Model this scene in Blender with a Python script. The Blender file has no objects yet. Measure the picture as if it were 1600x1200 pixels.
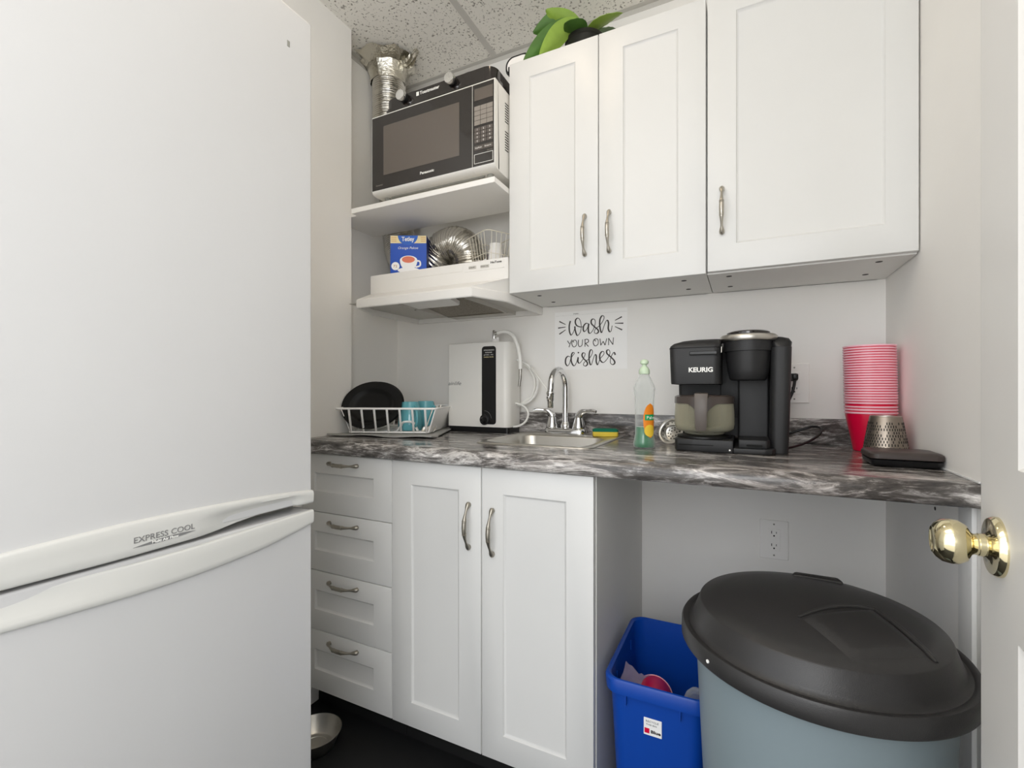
import bpy, bmesh, math, random
from mathutils import Vector, Matrix
PI = math.pi
S = bpy.context.scene
C = S.collection
R = random.Random(7)

# ------------------------------------------------------------------ camera, world, light, exposure
CAM_Z = 1.077
cam_d = bpy.data.cameras.new('camera')
cam_d.sensor_width = 36.0
cam_d.lens = 732.35 / 1600 * 36.0
cam_d.shift_y = 9.16 / 1600
cam_d.clip_start = 0.02
cam = bpy.data.objects.new('camera', cam_d)
C.objects.link(cam)
cam.location = (0, 0, CAM_Z)
cam.rotation_euler = (PI / 2, 0, 0.4577)
S.camera = cam

W = bpy.data.worlds.new('world')
S.world = W
W.use_nodes = True
W.node_tree.nodes['Background'].inputs[0].default_value = (0.94, 0.965, 1.0, 1)
W.node_tree.nodes['Background'].inputs[1].default_value = 2.25

def area(name, loc, rot, sx, sy, power, col):
    d = bpy.data.lights.new(name, 'AREA')
    d.shape = 'RECTANGLE'; d.size = sx; d.size_y = sy
    d.energy = power; d.color = col
    o = bpy.data.objects.new(name, d)
    C.objects.link(o); o.location = loc; o.rotation_euler = rot
    return o
# the world is the bright adjoining room behind the camera; then an added ceiling troffer for fill and a small warm downlight
area('added_troffer_light', (-0.50, 0.10, 2.40), (0, 0, 0), 1.1, 0.5, 1.2, (1.0, 0.97, 0.93))
area('downlight_light', (-0.52, 0.98, 2.40), (0, 0, 0), 0.10, 0.10, 1.0, (1.0, 0.78, 0.55))

S.cycles.diffuse_bounces = 10; S.cycles.max_bounces = 14
area('bounce_fill', (-0.35, -0.10, 1.95), (PI, 0, 0), 0.9, 0.5, 6.0, (1.0, 0.99, 0.98))  # added fill, aimed up so the ceiling spreads its light
area('camera_fill', (-0.02, -0.45, 1.35), (math.radians(90), 0, math.radians(24)), 0.6, 0.6, 5.6, (1.0, 1.0, 0.99))  # added soft fill from behind the camera
S.view_settings.view_transform = 'Standard'
S.view_settings.look = 'None'
S.view_settings.exposure = 0.0
S.view_settings.gamma = 1.0
S.view_settings.use_curve_mapping = False

# ------------------------------------------------------------------ materials
def lin(h):
    h = h.lstrip('#')
    out = []
    for i in (0, 2, 4):
        v = int(h[i:i + 2], 16) / 255
        out.append(v / 12.92 if v <= 0.04045 else ((v + 0.055) / 1.055) ** 2.4)
    return out + [1.0]

def mat(name, col, rough=0.5, metal=0.0, coat=0.0, bump=0.0, bscale=200.0, trans=0.0, ior=1.45, alpha=1.0, var=0.0, vscale=6.0, spec=None):
    m = bpy.data.materials.new(name); m.use_nodes = True
    nt = m.node_tree; b = nt.nodes['Principled BSDF']
    c = lin(col) if isinstance(col, str) else list(col) + [1.0]
    b.inputs['Base Color'].default_value = c
    b.inputs['Roughness'].default_value = rough
    b.inputs['Metallic'].default_value = metal
    b.inputs['Coat Weight'].default_value = coat
    b.inputs['Coat Roughness'].default_value = 0.08
    b.inputs['Transmission Weight'].default_value = trans
    b.inputs['IOR'].default_value = ior
    b.inputs['Alpha'].default_value = alpha
    if spec is not None: b.inputs['Specular IOR Level'].default_value = spec
    tc = nt.nodes.new('ShaderNodeTexCoord')
    n = nt.nodes.new('ShaderNodeTexNoise')
    n.inputs['Scale'].default_value = vscale
    n.inputs['Detail'].default_value = 4
    nt.links.new(tc.outputs['Object'], n.inputs['Vector'])
    mx = nt.nodes.new('ShaderNodeMix'); mx.data_type = 'RGBA'
    v = var if var else 0.02
    mx.inputs[6].default_value = [x * (1 - v) for x in c[:3]] + [1]
    mx.inputs[7].default_value = [min(1, x * (1 + v)) for x in c[:3]] + [1]
    nt.links.new(n.outputs['Fac'], mx.inputs[0])
    nt.links.new(mx.outputs[2], b.inputs['Base Color'])
    if bump:
        n2 = nt.nodes.new('ShaderNodeTexNoise')
        n2.inputs['Scale'].default_value = bscale
        nt.links.new(tc.outputs['Object'], n2.inputs['Vector'])
        bp = nt.nodes.new('ShaderNodeBump'); bp.inputs['Strength'].default_value = bump
        bp.inputs['Distance'].default_value = 0.002
        nt.links.new(n2.outputs['Fac'], bp.inputs['Height'])
        nt.links.new(bp.outputs['Normal'], b.inputs['Normal'])
    return m

def laminate_marble():
    m = bpy.data.materials.new('dark_marble_laminate'); m.use_nodes = True
    nt = m.node_tree; b = nt.nodes['Principled BSDF']; N = nt.nodes.new; L = nt.links.new
    tc = N('ShaderNodeTexCoord')
    mp = N('ShaderNodeMapping')
    mp.inputs['Rotation'].default_value = (0, math.radians(14), math.radians(-12))
    mp.inputs['Scale'].default_value = (1.5, 5.0, 6.5)
    L(tc.outputs['Object'], mp.inputs['Vector'])
    n1 = N('ShaderNodeTexNoise'); n1.inputs['Scale'].default_value = 3.0; n1.inputs['Detail'].default_value = 12
    n1.inputs['Roughness'].default_value = 0.70; n1.inputs['Distortion'].default_value = 1.1
    L(mp.outputs[0], n1.inputs['Vector'])
    r1 = N('ShaderNodeValToRGB'); e = r1.color_ramp.elements
    e[0].position = 0.30; e[0].color = lin('#242224')
    e[1].position = 0.78; e[1].color = lin('#dedad6')
    for p, c in ((0.44, '#434241'), (0.50, '#5c5a58'), (0.535, '#8e8b89'), (0.575, '#e6e3df'), (0.62, '#8a8581'), (0.68, '#d0ccc8')):
        k = e.new(p); k.color = lin(c)
    L(n1.outputs['Fac'], r1.inputs[0])
    # fine grain
    mp2 = N('ShaderNodeMapping'); mp2.inputs['Scale'].default_value = (9, 34, 40)
    mp2.inputs['Rotation'].default_value = (0, math.radians(14), math.radians(-12))
    L(tc.outputs['Object'], mp2.inputs['Vector'])
    n2 = N('ShaderNodeTexNoise'); n2.inputs['Scale'].default_value = 1.6; n2.inputs['Detail'].default_value = 10
    n2.inputs['Roughness'].default_value = 0.7; n2.inputs['Distortion'].default_value = 0.6
    L(mp2.outputs[0], n2.inputs['Vector'])
    r2 = N('ShaderNodeValToRGB'); e = r2.color_ramp.elements
    e[0].position = 0.36; e[0].color = lin('#2a2827'); e[1].position = 0.64; e[1].color = lin('#fbf9f7')
    k = e.new(0.52); k.color = lin('#75706c')
    L(n2.outputs['Fac'], r2.inputs[0])
    mx = N('ShaderNodeMix'); mx.data_type = 'RGBA'; mx.inputs[0].default_value = 0.42
    L(r1.outputs[0], mx.inputs[6]); L(r2.outputs[0], mx.inputs[7])
    # broad warm / dark patches
    n3 = N('ShaderNodeTexNoise'); n3.inputs['Scale'].default_value = 2.6; n3.inputs['Detail'].default_value = 3
    L(tc.outputs['Object'], n3.inputs['Vector'])
    r3 = N('ShaderNodeValToRGB'); e = r3.color_ramp.elements
    e[0].position = 0.35; e[0].color = (0.68, 0.64, 0.62, 1); e[1].position = 0.62; e[1].color = (1.1, 1.1, 1.1, 1)
    L(n3.outputs['Fac'], r3.inputs[0])
    mm = N('ShaderNodeMix'); mm.data_type = 'RGBA'; mm.blend_type = 'MULTIPLY'; mm.inputs[0].default_value = 1
    L(mx.outputs[2], mm.inputs[6]); L(r3.outputs[0], mm.inputs[7])
    L(mm.outputs[2], b.inputs['Base Color'])
    b.inputs['Roughness'].default_value = 0.2
    return m

def ceiling_tile():
    m = mat('acoustic_tile', '#eeebe6', 0.9)
    nt = m.node_tree; b = nt.nodes['Principled BSDF']; N = nt.nodes.new; L = nt.links.new
    tc = N('ShaderNodeTexCoord'); n = N('ShaderNodeTexNoise'); n.inputs['Scale'].default_value = 130; n.inputs['Detail'].default_value = 3
    L(tc.outputs['Object'], n.inputs['Vector'])
    r = N('ShaderNodeValToRGB'); e = r.color_ramp.elements
    e[0].position = 0.33; e[0].color = lin('#8a857d'); e[1].position = 0.42; e[1].color = lin('#efece5')
    L(n.outputs['Fac'], r.inputs[0]); L(r.outputs[0], b.inputs['Base Color'])
    return m

def foil(name, col='#d9d6cf', rough=0.22, scale=45):
    m = mat(name, col, rough, 1.0)
    nt = m.node_tree; b = nt.nodes['Principled BSDF']; N = nt.nodes.new; L = nt.links.new
    tc = N('ShaderNodeTexCoord'); n = N('ShaderNodeTexNoise'); n.inputs['Scale'].default_value = scale; n.inputs['Detail'].default_value = 5
    L(tc.outputs['Object'], n.inputs['Vector'])
    bp = N('ShaderNodeBump'); bp.inputs['Strength'].default_value = 0.5; bp.inputs['Distance'].default_value = 0.004
    L(n.outputs['Fac'], bp.inputs['Height']); L(bp.outputs['Normal'], b.inputs['Normal'])
    return m

def clear(name, tint, rough=0.05, amount=0.75):
    """thin see-through plastic or glass: part transparent, part glossy"""
    m = bpy.data.materials.new(name); m.use_nodes = True
    nt = m.node_tree; N = nt.nodes.new; L = nt.links.new
    b = nt.nodes['Principled BSDF']; out = nt.nodes['Material Output']
    b.inputs['Base Color'].default_value = lin(tint); b.inputs['Roughness'].default_value = rough
    t = N('ShaderNodeBsdfTransparent'); t.inputs[0].default_value = lin(tint)
    fr = N('ShaderNodeLayerWeight'); fr.inputs[0].default_value = 0.35
    mp = N('ShaderNodeMapRange'); mp.inputs[3].default_value = 1 - amount; mp.inputs[4].default_value = 0.75
    L(fr.outputs['Facing'], mp.inputs[0])
    mx = N('ShaderNodeMixShader'); L(mp.outputs[0], mx.inputs[0]); L(t.outputs[0], mx.inputs[1]); L(b.outputs[0], mx.inputs[2])
    L(mx.outputs[0], out.inputs['Surface'])
    return m

def mesh_filter():
    m = mat('grease_mesh', '#8d857a', 0.45, 0.6)
    nt = m.node_tree; b = nt.nodes['Principled BSDF']; N = nt.nodes.new; L = nt.links.new
    tc = N('ShaderNodeTexCoord'); n = N('ShaderNodeTexVoronoi'); n.inputs['Scale'].default_value = 260
    L(tc.outputs['Object'], n.inputs['Vector'])
    r = N('ShaderNodeValToRGB'); e = r.color_ramp.elements
    e[0].position = 0.1; e[0].color = lin('#5c554b'); e[1].position = 0.6; e[1].color = lin('#9b9284')
    L(n.outputs['Distance'], r.inputs[0]); L(r.outputs[0], b.inputs['Base Color'])
    return m

M = dict(
    wall=mat('painted_wall', '#efede9', 0.75, bump=0.08, bscale=500),
    wallside=mat('painted_wall_warm', '#d9d3cb', 0.75, bump=0.08, bscale=500),
    white=mat('white_cabinet_paint', '#dadad8', 0.38, bump=0.03, bscale=120),
    white_in=mat('white_melamine', '#e4e3df', 0.5),
    shelf=mat('white_shelf_board', '#efede9', 0.5),
    floor=mat('dark_vinyl_floor', '#1b1b1c', 0.6, var=0.25, vscale=12, bump=0.1),
    bouncefloor=mat('pale_bounce_floor', '#cfccc6', 0.7),  # kept pale to throw light back into the room
    toe=mat('black_toe_kick', '#101010', 0.7),
    tile=ceiling_tile(),
    grid=mat('white_ceiling_grid', '#c9c6c0', 0.5),
    marble=laminate_marble(),
    steel=mat('brushed_steel', '#c9c6bf', 0.3, 1.0, bump=0.05, bscale=300),
    chrome=mat('chrome', '#e6e6e6', 0.07, 1.0),
    nickel=mat('brushed_nickel', '#b7b2a8', 0.3, 1.0),
    pewter=mat('pewter', '#a8a398', 0.38, 1.0),
    brass=mat('polished_brass', '#e3d8b2', 0.09, 1.0),
    fridge=mat('white_fridge_enamel', '#c9c9c9', 0.3, coat=0.2, bump=0.04, bscale=90),
    fplastic=mat('white_fridge_plastic', '#cececa', 0.35),
    black=mat('black_plastic', '#161617', 0.35, var=0.08),
    blackm=mat('matte_black_plastic', '#222223', 0.5, bump=0.12, bscale=600),
    dark=mat('dark_cavity', '#050505', 0.8),
    gasket=mat('grey_gasket', '#8d8d86', 0.7),
    glassblack=mat('black_glass', '#1f1a18', 0.06, coat=0.5),
    window=mat('microwave_window', '#5a524b', 0.07, coat=0.6),
    panelgrey=mat('grey_panel', '#4b433f', 0.25),
    btn=mat('grey_button', '#8c857d', 0.4),
    btn2=mat('dark_grey_button', '#5b544f', 0.4),
    ink=mat('dark_ink', '#46423f', 0.8),
    inkgrey=mat('grey_ink', '#7b7b7b', 0.6),
    inkwhite=mat('white_ink', '#f1f0ec', 0.6),
    appliance=mat('white_appliance', '#e6e4df', 0.32),
    paper=mat('white_paper', '#f6f5f3', 0.8),
    blue=mat('blue_recycling_plastic', '#0944a4', 0.38, bump=0.05, bscale=200),
    grey=mat('grey_bin_plastic', '#79868b', 0.45),
    lid=mat('black_lid_plastic', '#2b2a2a', 0.36, bump=0.15, bscale=700),
    red=mat('red_cup_plastic', '#d5093a', 0.3),
    pink=mat('red_lit_white_rim', '#f2b9c6', 0.4),  # white rim with the red reflection put into its colour
    whitec=mat('white_cup_plastic', '#f3f1ee', 0.35),
    teal=mat('teal_glaze', '#62a9b4', 0.15, coat=0.4),
    plate=mat('black_stoneware', '#0c0c0c', 0.42, spec=0.3),
    rack=mat('white_coated_wire', '#fbfaf8', 0.35),
    wire=mat('cream_wire', '#e3ddcc', 0.35),
    matgrey=mat('grey_drying_mat', '#a3a29f', 0.85, bump=0.3, bscale=400),
    sponge=mat('yellow_sponge', '#e2c84b', 0.95, bump=0.5, bscale=300),
    scour=mat('green_scouring_pad', '#0b6b52', 0.95, bump=0.6, bscale=400),
    foil=foil('aluminium_foil'),
    foil2=foil('crumpled_foil', '#dcd8cc', 0.2, 90),
    sleeve=mat('beige_duct_sleeve', '#cfc7b6', 0.5),
    purple=mat('purple_print', '#4a3f86', 0.4),
    filt=mesh_filter(),
    hood=mat('white_hood_enamel', '#e9e7e3', 0.3),
    hoodin=mat('hood_inside_enamel', '#c4c1ba', 0.4),
    hose=mat('white_hose', '#eae9e4', 0.35),
    tip=mat('grey_metal_tip', '#a9a6a0', 0.25, 1.0),
    clearp=clear('clear_plastic', '#e9efe9', 0.08, 0.8),
    glass=clear('carafe_glass', '#d6d3bf', 0.03, 0.80),
    bottle=clear('clear_bottle_plastic', '#f6f8f7', 0.06, 0.94),
    pet=clear('clear_pet', '#e4eaf0', 0.05, 0.88),
    film=clear('clear_film', '#c9bcd6', 0.15, 0.80),
    soapgreen=mat('green_dish_soap', '#02784a', 0.12, coat=0.6),
    cap=mat('pale_green_cap', '#c9dcc0', 0.35),
    orange=mat('orange_label', '#e8861c', 0.4),
    lemon=mat('yellow_lemon', '#ecc73d', 0.4),
    lgreen=mat('label_green', '#0f9a5b', 0.4),
    teablue=mat('tea_box_blue', '#1c4fb6', 0.35, var=0.25, vscale=8),
    teadark=mat('tea_box_dark_blue', '#14246b', 0.4),
    tealogo=mat('tea_logo_blue', '#1f5fc0', 0.35),
    gold=mat('pale_gold_print', '#e9d9a6', 0.4),
    tea=mat('tea_orange', '#e07a5c', 0.4),
    leaf=mat('green_leaf', '#4c7430', 0.4, var=0.35, vscale=30),
    leaf2=mat('light_leaf', '#8aa845', 0.4, var=0.25, vscale=30),
    soil=mat('dark_pot', '#1a1a14', 0.6),
    cuppewter=mat('brown_metal', '#9a8f83', 0.35, 0.85),
    traytop=mat('dark_brown_lid', '#3d3532', 0.4),
    copper=mat('copper', '#b5784a', 0.3, 1.0),
    slot=mat('dark_slot', '#2a2724', 0.7),
    doorp=mat('white_door_paint', '#dcdad6', 0.42),
    lamp=None,
)
def emis(name, col, st):
    m = bpy.data.materials.new(name); m.use_nodes = True
    b = m.node_tree.nodes['Principled BSDF']
    b.inputs['Emission Color'].default_value = lin(col); b.inputs['Emission Strength'].default_value = st
    b.inputs['Base Color'].default_value = lin(col)
    return m
M['lamp'] = emis('lit_diffuser', '#fff6e8', 0.9)

# ------------------------------------------------------------------ helpers
def link(name, bm, m, parent=None, smooth=35, mats=None, loc=None):
    bmesh.ops.recalc_face_normals(bm, faces=bm.faces)
    me = bpy.data.meshes.new(name); bm.to_mesh(me); bm.free()
    for x in (mats or [m]): me.materials.append(M[x] if isinstance(x, str) else x)
    if smooth:
        me.shade_smooth(); me.set_sharp_from_angle(angle=math.radians(smooth))
    o = bpy.data.objects.new(name, me); C.objects.link(o)
    if parent: o.parent = parent
    if loc: o.location = loc
    return o
def tag(o, label, cat, group=None):
    o['label'] = label; o['category'] = cat
    if group: o['group'] = group
    return o
def thing(name, label, cat, loc=(0, 0, 0), rz=0, group=None):
    o = bpy.data.objects.new(name, None); o.empty_display_size = 0.05; C.objects.link(o)
    o.location = loc; o.rotation_euler = (0, 0, rz)
    return tag(o, label, cat, group)
def wthing(name, label, cat, group=None):
    return thing(name, label, cat, (0, 0, 0), 0, group)
def struct(name, bm, m, parent=None, smooth=0, mats=None):
    o = link(name, bm, m, parent, smooth, mats)
    if parent is None: o['kind'] = 'structure'
    return o
def NB(): return bmesh.new()
def merge(bm, t, mi=0):
    for f in t.faces: f.material_index = mi
    me = bpy.data.meshes.new('tmp'); t.to_mesh(me); t.free(); bm.from_mesh(me); bpy.data.meshes.remove(me)
def box(bm, x0, x1, y0, y1, z0, z1, bev=0.0, seg=2, mi=0, mtx=None):
    t = bmesh.new(); bmesh.ops.create_cube(t, size=1.0)
    for v in t.verts:
        v.co = Vector(((x0 + x1) / 2 + v.co.x * (x1 - x0), (y0 + y1) / 2 + v.co.y * (y1 - y0), (z0 + z1) / 2 + v.co.z * (z1 - z0)))
    if bev: bmesh.ops.bevel(t, geom=t.edges[:], offset=bev, segments=seg, affect='EDGES', profile=0.5)
    if mtx: t.transform(mtx)
    merge(bm, t, mi)
def prism(bm, pts, a0, a1, axis='z', bev=0.0, seg=2, mi=0, mtx=None):
    """polygon (list of 2d points) extruded: axis z -> (x,y), axis y -> (x,z), axis x -> (y,z)"""
    def at(p, a):
        return {'z': (p[0], p[1], a), 'y': (p[0], a, p[1]), 'x': (a, p[0], p[1])}[axis]
    t = bmesh.new(); lo = [t.verts.new(at(p, a0)) for p in pts]; hi = [t.verts.new(at(p, a1)) for p in pts]
    n = len(pts); t.faces.new(lo[::-1]); t.faces.new(hi)
    for i in range(n): t.faces.new((lo[i], lo[(i + 1) % n], hi[(i + 1) % n], hi[i]))
    if bev:
        bmesh.ops.recalc_face_normals(t, faces=t.faces)
        bmesh.ops.bevel(t, geom=t.edges[:], offset=bev, segments=seg, affect='EDGES', profile=0.5)
    if mtx: t.transform(mtx)
    merge(bm, t, mi)
def rot_to(axis):
    return Vector((0, 0, 1)).rotation_difference(Vector(axis).normalized()).to_matrix().to_4x4()
def lathe(bm, prof, c=(0, 0, 0), axis=(0, 0, 1), seg=32, mi=0, a0=0, a1=2 * PI, sx=1, sy=1):
    t = bmesh.new(); full = abs(a1 - a0 - 2 * PI) < 1e-6
    n = seg if full else seg + 1; rows = []
    for r, z in prof:
        if r < 1e-6: rows.append([t.verts.new((0, 0, z))])
        else: rows.append([t.verts.new((r * sx * math.cos(a0 + (a1 - a0) * i / seg), r * sy * math.sin(a0 + (a1 - a0) * i / seg), z)) for i in range(n)])
    for a, b in zip(rows, rows[1:]):
        for i in range(seg):
            j = (i + 1) % n
            if len(a) == 1 and len(b) == 1: continue
            if len(a) == 1: t.faces.new((a[0], b[i], b[j]))
            elif len(b) == 1: t.faces.new((a[i], a[j], b[0]))
            else: t.faces.new((a[i], a[j], b[j], b[i]))
    t.transform(Matrix.Translation(c) @ rot_to(axis)); merge(bm, t, mi)
def catmull(pts, k=8, closed=False):
    P = [Vector(p) for p in pts]; n = len(P); out = []
    if n < 3: return P
    rng = range(n) if closed else range(n - 1)
    for i in rng:
        p0 = P[(i - 1) % n] if closed or i > 0 else P[0] * 2 - P[1]
        p1 = P[i]; p2 = P[(i + 1) % n]
        p3 = P[(i + 2) % n] if closed or i + 2 < n else P[-1] * 2 - P[-2]
        for j in range(k):
            t = j / k
            out.append(0.5 * ((2 * p1) + (p2 - p0) * t + (2 * p0 - 5 * p1 + 4 * p2 - p3) * t * t + (3 * p1 - p0 - 3 * p2 + p3) * t ** 3))
    if not closed: out.append(P[-1])
    return out
def tube(bm, pts, r, seg=10, closed=False, mi=0, smooth=0, flat=None):
    """r: number or list; flat=(a,b) scales the two cross-section axes"""
    if smooth:
        if not isinstance(r, (int, float)):
            rr = [Vector((x, 0, 0)) for x in r]; r = [v.x for v in catmull(rr, smooth, closed)]
        pts = catmull(pts, smooth, closed)
    P = [Vector(p) for p in pts]; n = len(P)
    if isinstance(r, (int, float)): r = [r] * n
    t = bmesh.new(); rows = []; nrm = None
    for i in range(n):
        if closed: d = P[(i + 1) % n] - P[i - 1]
        else: d = P[min(i + 1, n - 1)] - P[max(i - 1, 0)]
        if d.length < 1e-9: d = Vector((0, 0, 1))
        d.normalize()
        if nrm is None:
            nrm = d.cross(Vector((0, 0, 1))) if abs(d.z) < 0.9 else d.cross(Vector((0, 1, 0)))
        nrm = (nrm - d * nrm.dot(d)).normalized(); bn = d.cross(nrm)
        fa, fb = flat or (1, 1)
        rows.append([t.verts.new(P[i] + nrm * (fa * r[i] * math.cos(2 * PI * k / seg)) + bn * (fb * r[i] * math.sin(2 * PI * k / seg))) for k in range(seg)])
    m = n if closed else n - 1
    for i in range(m):
        a, b = rows[i], rows[(i + 1) % n]
        for k in range(seg): t.faces.new((a[k], a[(k + 1) % seg], b[(k + 1) % seg], b[k]))
    if not closed: t.faces.new(rows[0][::-1]); t.faces.new(rows[-1])
    merge(bm, t, mi)
def rrect(x0, x1, y0, y1, r, k=5):
    out = []
    for cx, cy, a in ((x1 - r, y1 - r, 0), (x0 + r, y1 - r, 90), (x0 + r, y0 + r, 180), (x1 - r, y0 + r, 270)):
        for i in range(k + 1):
            t = math.radians(a + 90 * i / k); out.append((cx + r * math.cos(t), cy + r * math.sin(t)))
    return out
def loft(bm, loops, cap0=True, cap1=True, mi=0, mtx=None):
    t = bmesh.new(); rows = [[t.verts.new(p) for p in lp] for lp in loops]; n = len(rows[0])
    for a, b in zip(rows, rows[1:]):
        for i in range(n): t.faces.new((a[i], a[(i + 1) % n], b[(i + 1) % n], b[i]))
    if cap0: t.faces.new(rows[0][::-1])
    if cap1: t.faces.new(rows[-1])
    if mtx: t.transform(mtx)
    merge(bm, t, mi)
def rloft(bm, specs, k=5, **kw):
    """specs: (x0,x1,y0,y1,r,z)"""
    loft(bm, [[(x, y, z) for x, y in rrect(x0, x1, y0, y1, r, k)] for x0, x1, y0, y1, r, z in specs], **kw)
def frame_mtx(origin, xdir, ydir):
    x = Vector(xdir).normalized(); y = Vector(ydir).normalized(); z = x.cross(y)
    m = Matrix((x, y, z)).transposed().to_4x4(); m.translation = Vector(origin); return m
FRONT = lambda p: frame_mtx(p, (1, 0, 0), (0, 0, 1))      # text on a face that looks towards -Y
FACEX = lambda p: frame_mtx(p, (0, 1, 0), (0, 0, 1))      # text on a face that looks towards +X
def letters(name, s, size, mtx, m, parent, width=None, ext=0.0003, shear=0, bold=0.0, name_=None):
    cu = bpy.data.curves.new('t', 'FONT'); cu.body = s; cu.size = size; cu.extrude = ext; cu.shear = shear; cu.offset = bold
    cu.resolution_u = 3
    o = bpy.data.objects.new('t', cu); C.objects.link(o)
    dg = bpy.context.evaluated_depsgraph_get(); me = bpy.data.meshes.new_from_object(o.evaluated_get(dg))
    bpy.data.objects.remove(o)
    if width and me.vertices:
        xs = [v.co.x for v in me.vertices]; w = max(xs) - min(xs); x0 = min(xs)
        for v in me.vertices: v.co.x = (v.co.x - x0) * width / w
    me.transform(mtx); me.materials.clear(); me.materials.append(M[m])
    ob = bpy.data.objects.new(name, me); C.objects.link(ob); ob.parent = parent
    return ob
def ribbon(bm, pts, w0=0.0012, w1=0.0028, k=8, th=0.0003, mi=0):
    """calligraphic stroke in the XZ plane facing -Y, thicker on down strokes; pts (x,z)"""
    P = catmull([(x, 0, z) for x, z in pts], k) if len(pts) > 2 else [Vector((x, 0, z)) for x, z in pts]
    n = len(P); L_ = []; R_ = []
    for i in range(n):
        d = (P[min(i + 1, n - 1)] - P[max(i - 1, 0)]).normalized()
        w = (w0 + (w1 - w0) * max(0.0, -d.z) ** 0.8) / 2
        s = Vector((-d.z, 0, d.x)) * w
        L_.append(P[i] + s); R_.append(P[i] - s)
    for i in range(n - 1):
        q = [L_[i], L_[i + 1], R_[i + 1], R_[i]]
        a = [bm.verts.new((v.x, 0, v.z)) for v in q]; b = [bm.verts.new((v.x, -th, v.z)) for v in q]
        fs = [bm.faces.new(b), bm.faces.new(a[::-1])] + [bm.faces.new((a[j], a[(j + 1) % 4], b[(j + 1) % 4], b[j])) for j in range(4)]
        for f in fs: f.material_index = mi
def disc(bm, c, r, axis=(0, 0, 1), th=0.001, seg=20, mi=0, sx=1, sy=1):
    lathe(bm, [(0, 0), (r, 0), (r, th), (0, th)], c, axis, seg, mi, sx=sx, sy=sy)

YB, XL, XS, XR = 1.69, -1.417, -1.325, 0.370       # back wall, recess wall, near left wall, right wall
YS = 1.3185                                         # where the near left wall steps back
CEIL = 2.435
CT = 0.914                                          # counter top

# ------------------------------------------------------------------ the room
b = NB(); box(b, XL - 0.1, XR + 0.1, -0.35, YB + 0.1, -0.05, 0); struct('floor', b, 'floor')
b = NB(); box(b, -3.4, 2.4, -4.2, -0.35, -0.05, 0); struct('floor_hall_bounce', b, 'bouncefloor')  # unseen, added as a pale reflector for undersides and ceiling
b = NB(); box(b, XL - 0.1, XR + 0.1, -0.35, YB + 0.1, CEIL, CEIL + 0.05); struct('ceiling', b, 'tile')
b = NB(); box(b, XL - 0.1, XR + 0.1, YB, YB + 0.1, 0, CEIL); struct('wall_back', b, 'wall')
b = NB(); box(b, XL - 0.1, XL, YS, YB, 0, CEIL); box(b, XL - 0.1, XS, -0.35, YS, 0, CEIL)
struct('wall_left', b, 'wall')
b = NB(); box(b, XR, XR + 0.1, -0.35, YB, 0, CEIL); struct('wall_right', b, 'wall')
b = NB()
for x in (-0.905, -0.295, 0.315): box(b, x - 0.012, x + 0.012, -0.25, YB - 0.0205, CEIL - 0.003, CEIL)
for y in (1.08, 0.47): box(b, XS + 0.001, XR - 0.001, y - 0.012, y + 0.012, CEIL - 0.0025, CEIL)
struct('trim_1', b, 'grid')
b = NB()
box(b, XL, XR, YB - 0.020, YB, CEIL - 0.003, CEIL); box(b, XL, XR, YB - 0.0015, YB, CEIL - 0.020, CEIL)
box(b, XL, XL + 0.020, YS, YB, CEIL - 0.003, CEIL); box(b, XL, XL + 0.0015, YS, YB, CEIL - 0.020, CEIL)
struct('trim_2', b, 'grid')

# added rectangular fill fixture and the downlight (outside the frame, they light the room)
t = wthing('added_ceiling_light', 'added unseen white rectangular ceiling light in the tile grid', 'ceiling light')
b = NB(); box(b, -1.08, 0.08, -0.18, 0.38, CEIL - 0.018, CEIL, 0.004); link('frame', b, 'grid', t)
b = NB(); box(b, -1.05, 0.05, -0.15, 0.35, CEIL - 0.021, CEIL - 0.017); link('diffuser', b, 'lamp', t)
t = wthing('downlight', 'small round warm downlight in the ceiling before the upper cabinets', 'ceiling light')
b = NB(); lathe(b, [(0.05, 0), (0.075, 0), (0.078, 0.006), (0.05, 0.006), (0.05, 0)], (-0.52, 0.98, CEIL - 0.007)); link('trim_ring', b, 'grid', t)
b = NB(); disc(b, (-0.52, 0.98, CEIL - 0.004), 0.049, th=0.002); link('bulb_face', b, 'lamp', t)

# ------------------------------------------------------------------ open room door on the right
ang = math.radians(5.5)
DM = Matrix.Translation((0.2585, 0.7595, 0)) @ Matrix(((math.cos(ang), math.sin(ang), 0, 0), (-math.sin(ang), math.cos(ang), 0, 0), (0, 0, 1, 0), (0, 0, 0, 1)))
# local: +y towards the latch edge (y=0 is the edge), face looks to -x (x=0)
b = NB()
W_, H_ = 0.76, 2.03
cols = [(-0.108, -0.33), (-0.43, -0.652)]; rows_ = [(0.20, 0.827), (0.99, 1.62), (1.73, 1.92)]
ys = sorted({0.0, -W_} | {v for c in cols for v in c}); zs = sorted({0.012, H_} | {v for r in rows_ for v in r})
def is_panel(y, z): return any(c[1] < y < c[0] for c in cols) and any(r[0] < z < r[1] for r in rows_)
for i in range(len(ys) - 1):
    for j in range(len(zs) - 1):
        y0, y1, z0, z1 = ys[i], ys[i + 1], zs[j], zs[j + 1]
        if is_panel((y0 + y1) / 2, (z0 + z1) / 2):
            loops = []
            for ins, dx in ((0, 0), (0.006, 0.0), (0.013, 0.007), (0.022, 0.008), (0.045, 0.0015)):
                loops.append([(dx, y0 + ins, z0 + ins), (dx, y1 - ins, z0 + ins), (dx, y1 - ins, z1 - ins), (dx, y0 + ins, z1 - ins)])
            loft(b, loops, cap0=False, mi=0)
        else:
            loft(b, [[(0, y0, z0), (0, y1, z0), (0, y1, z1), (0, y0, z1)]], cap0=False)
box(b, 0.010, 0.035, -W_, 0, 0.012, H_)
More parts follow.
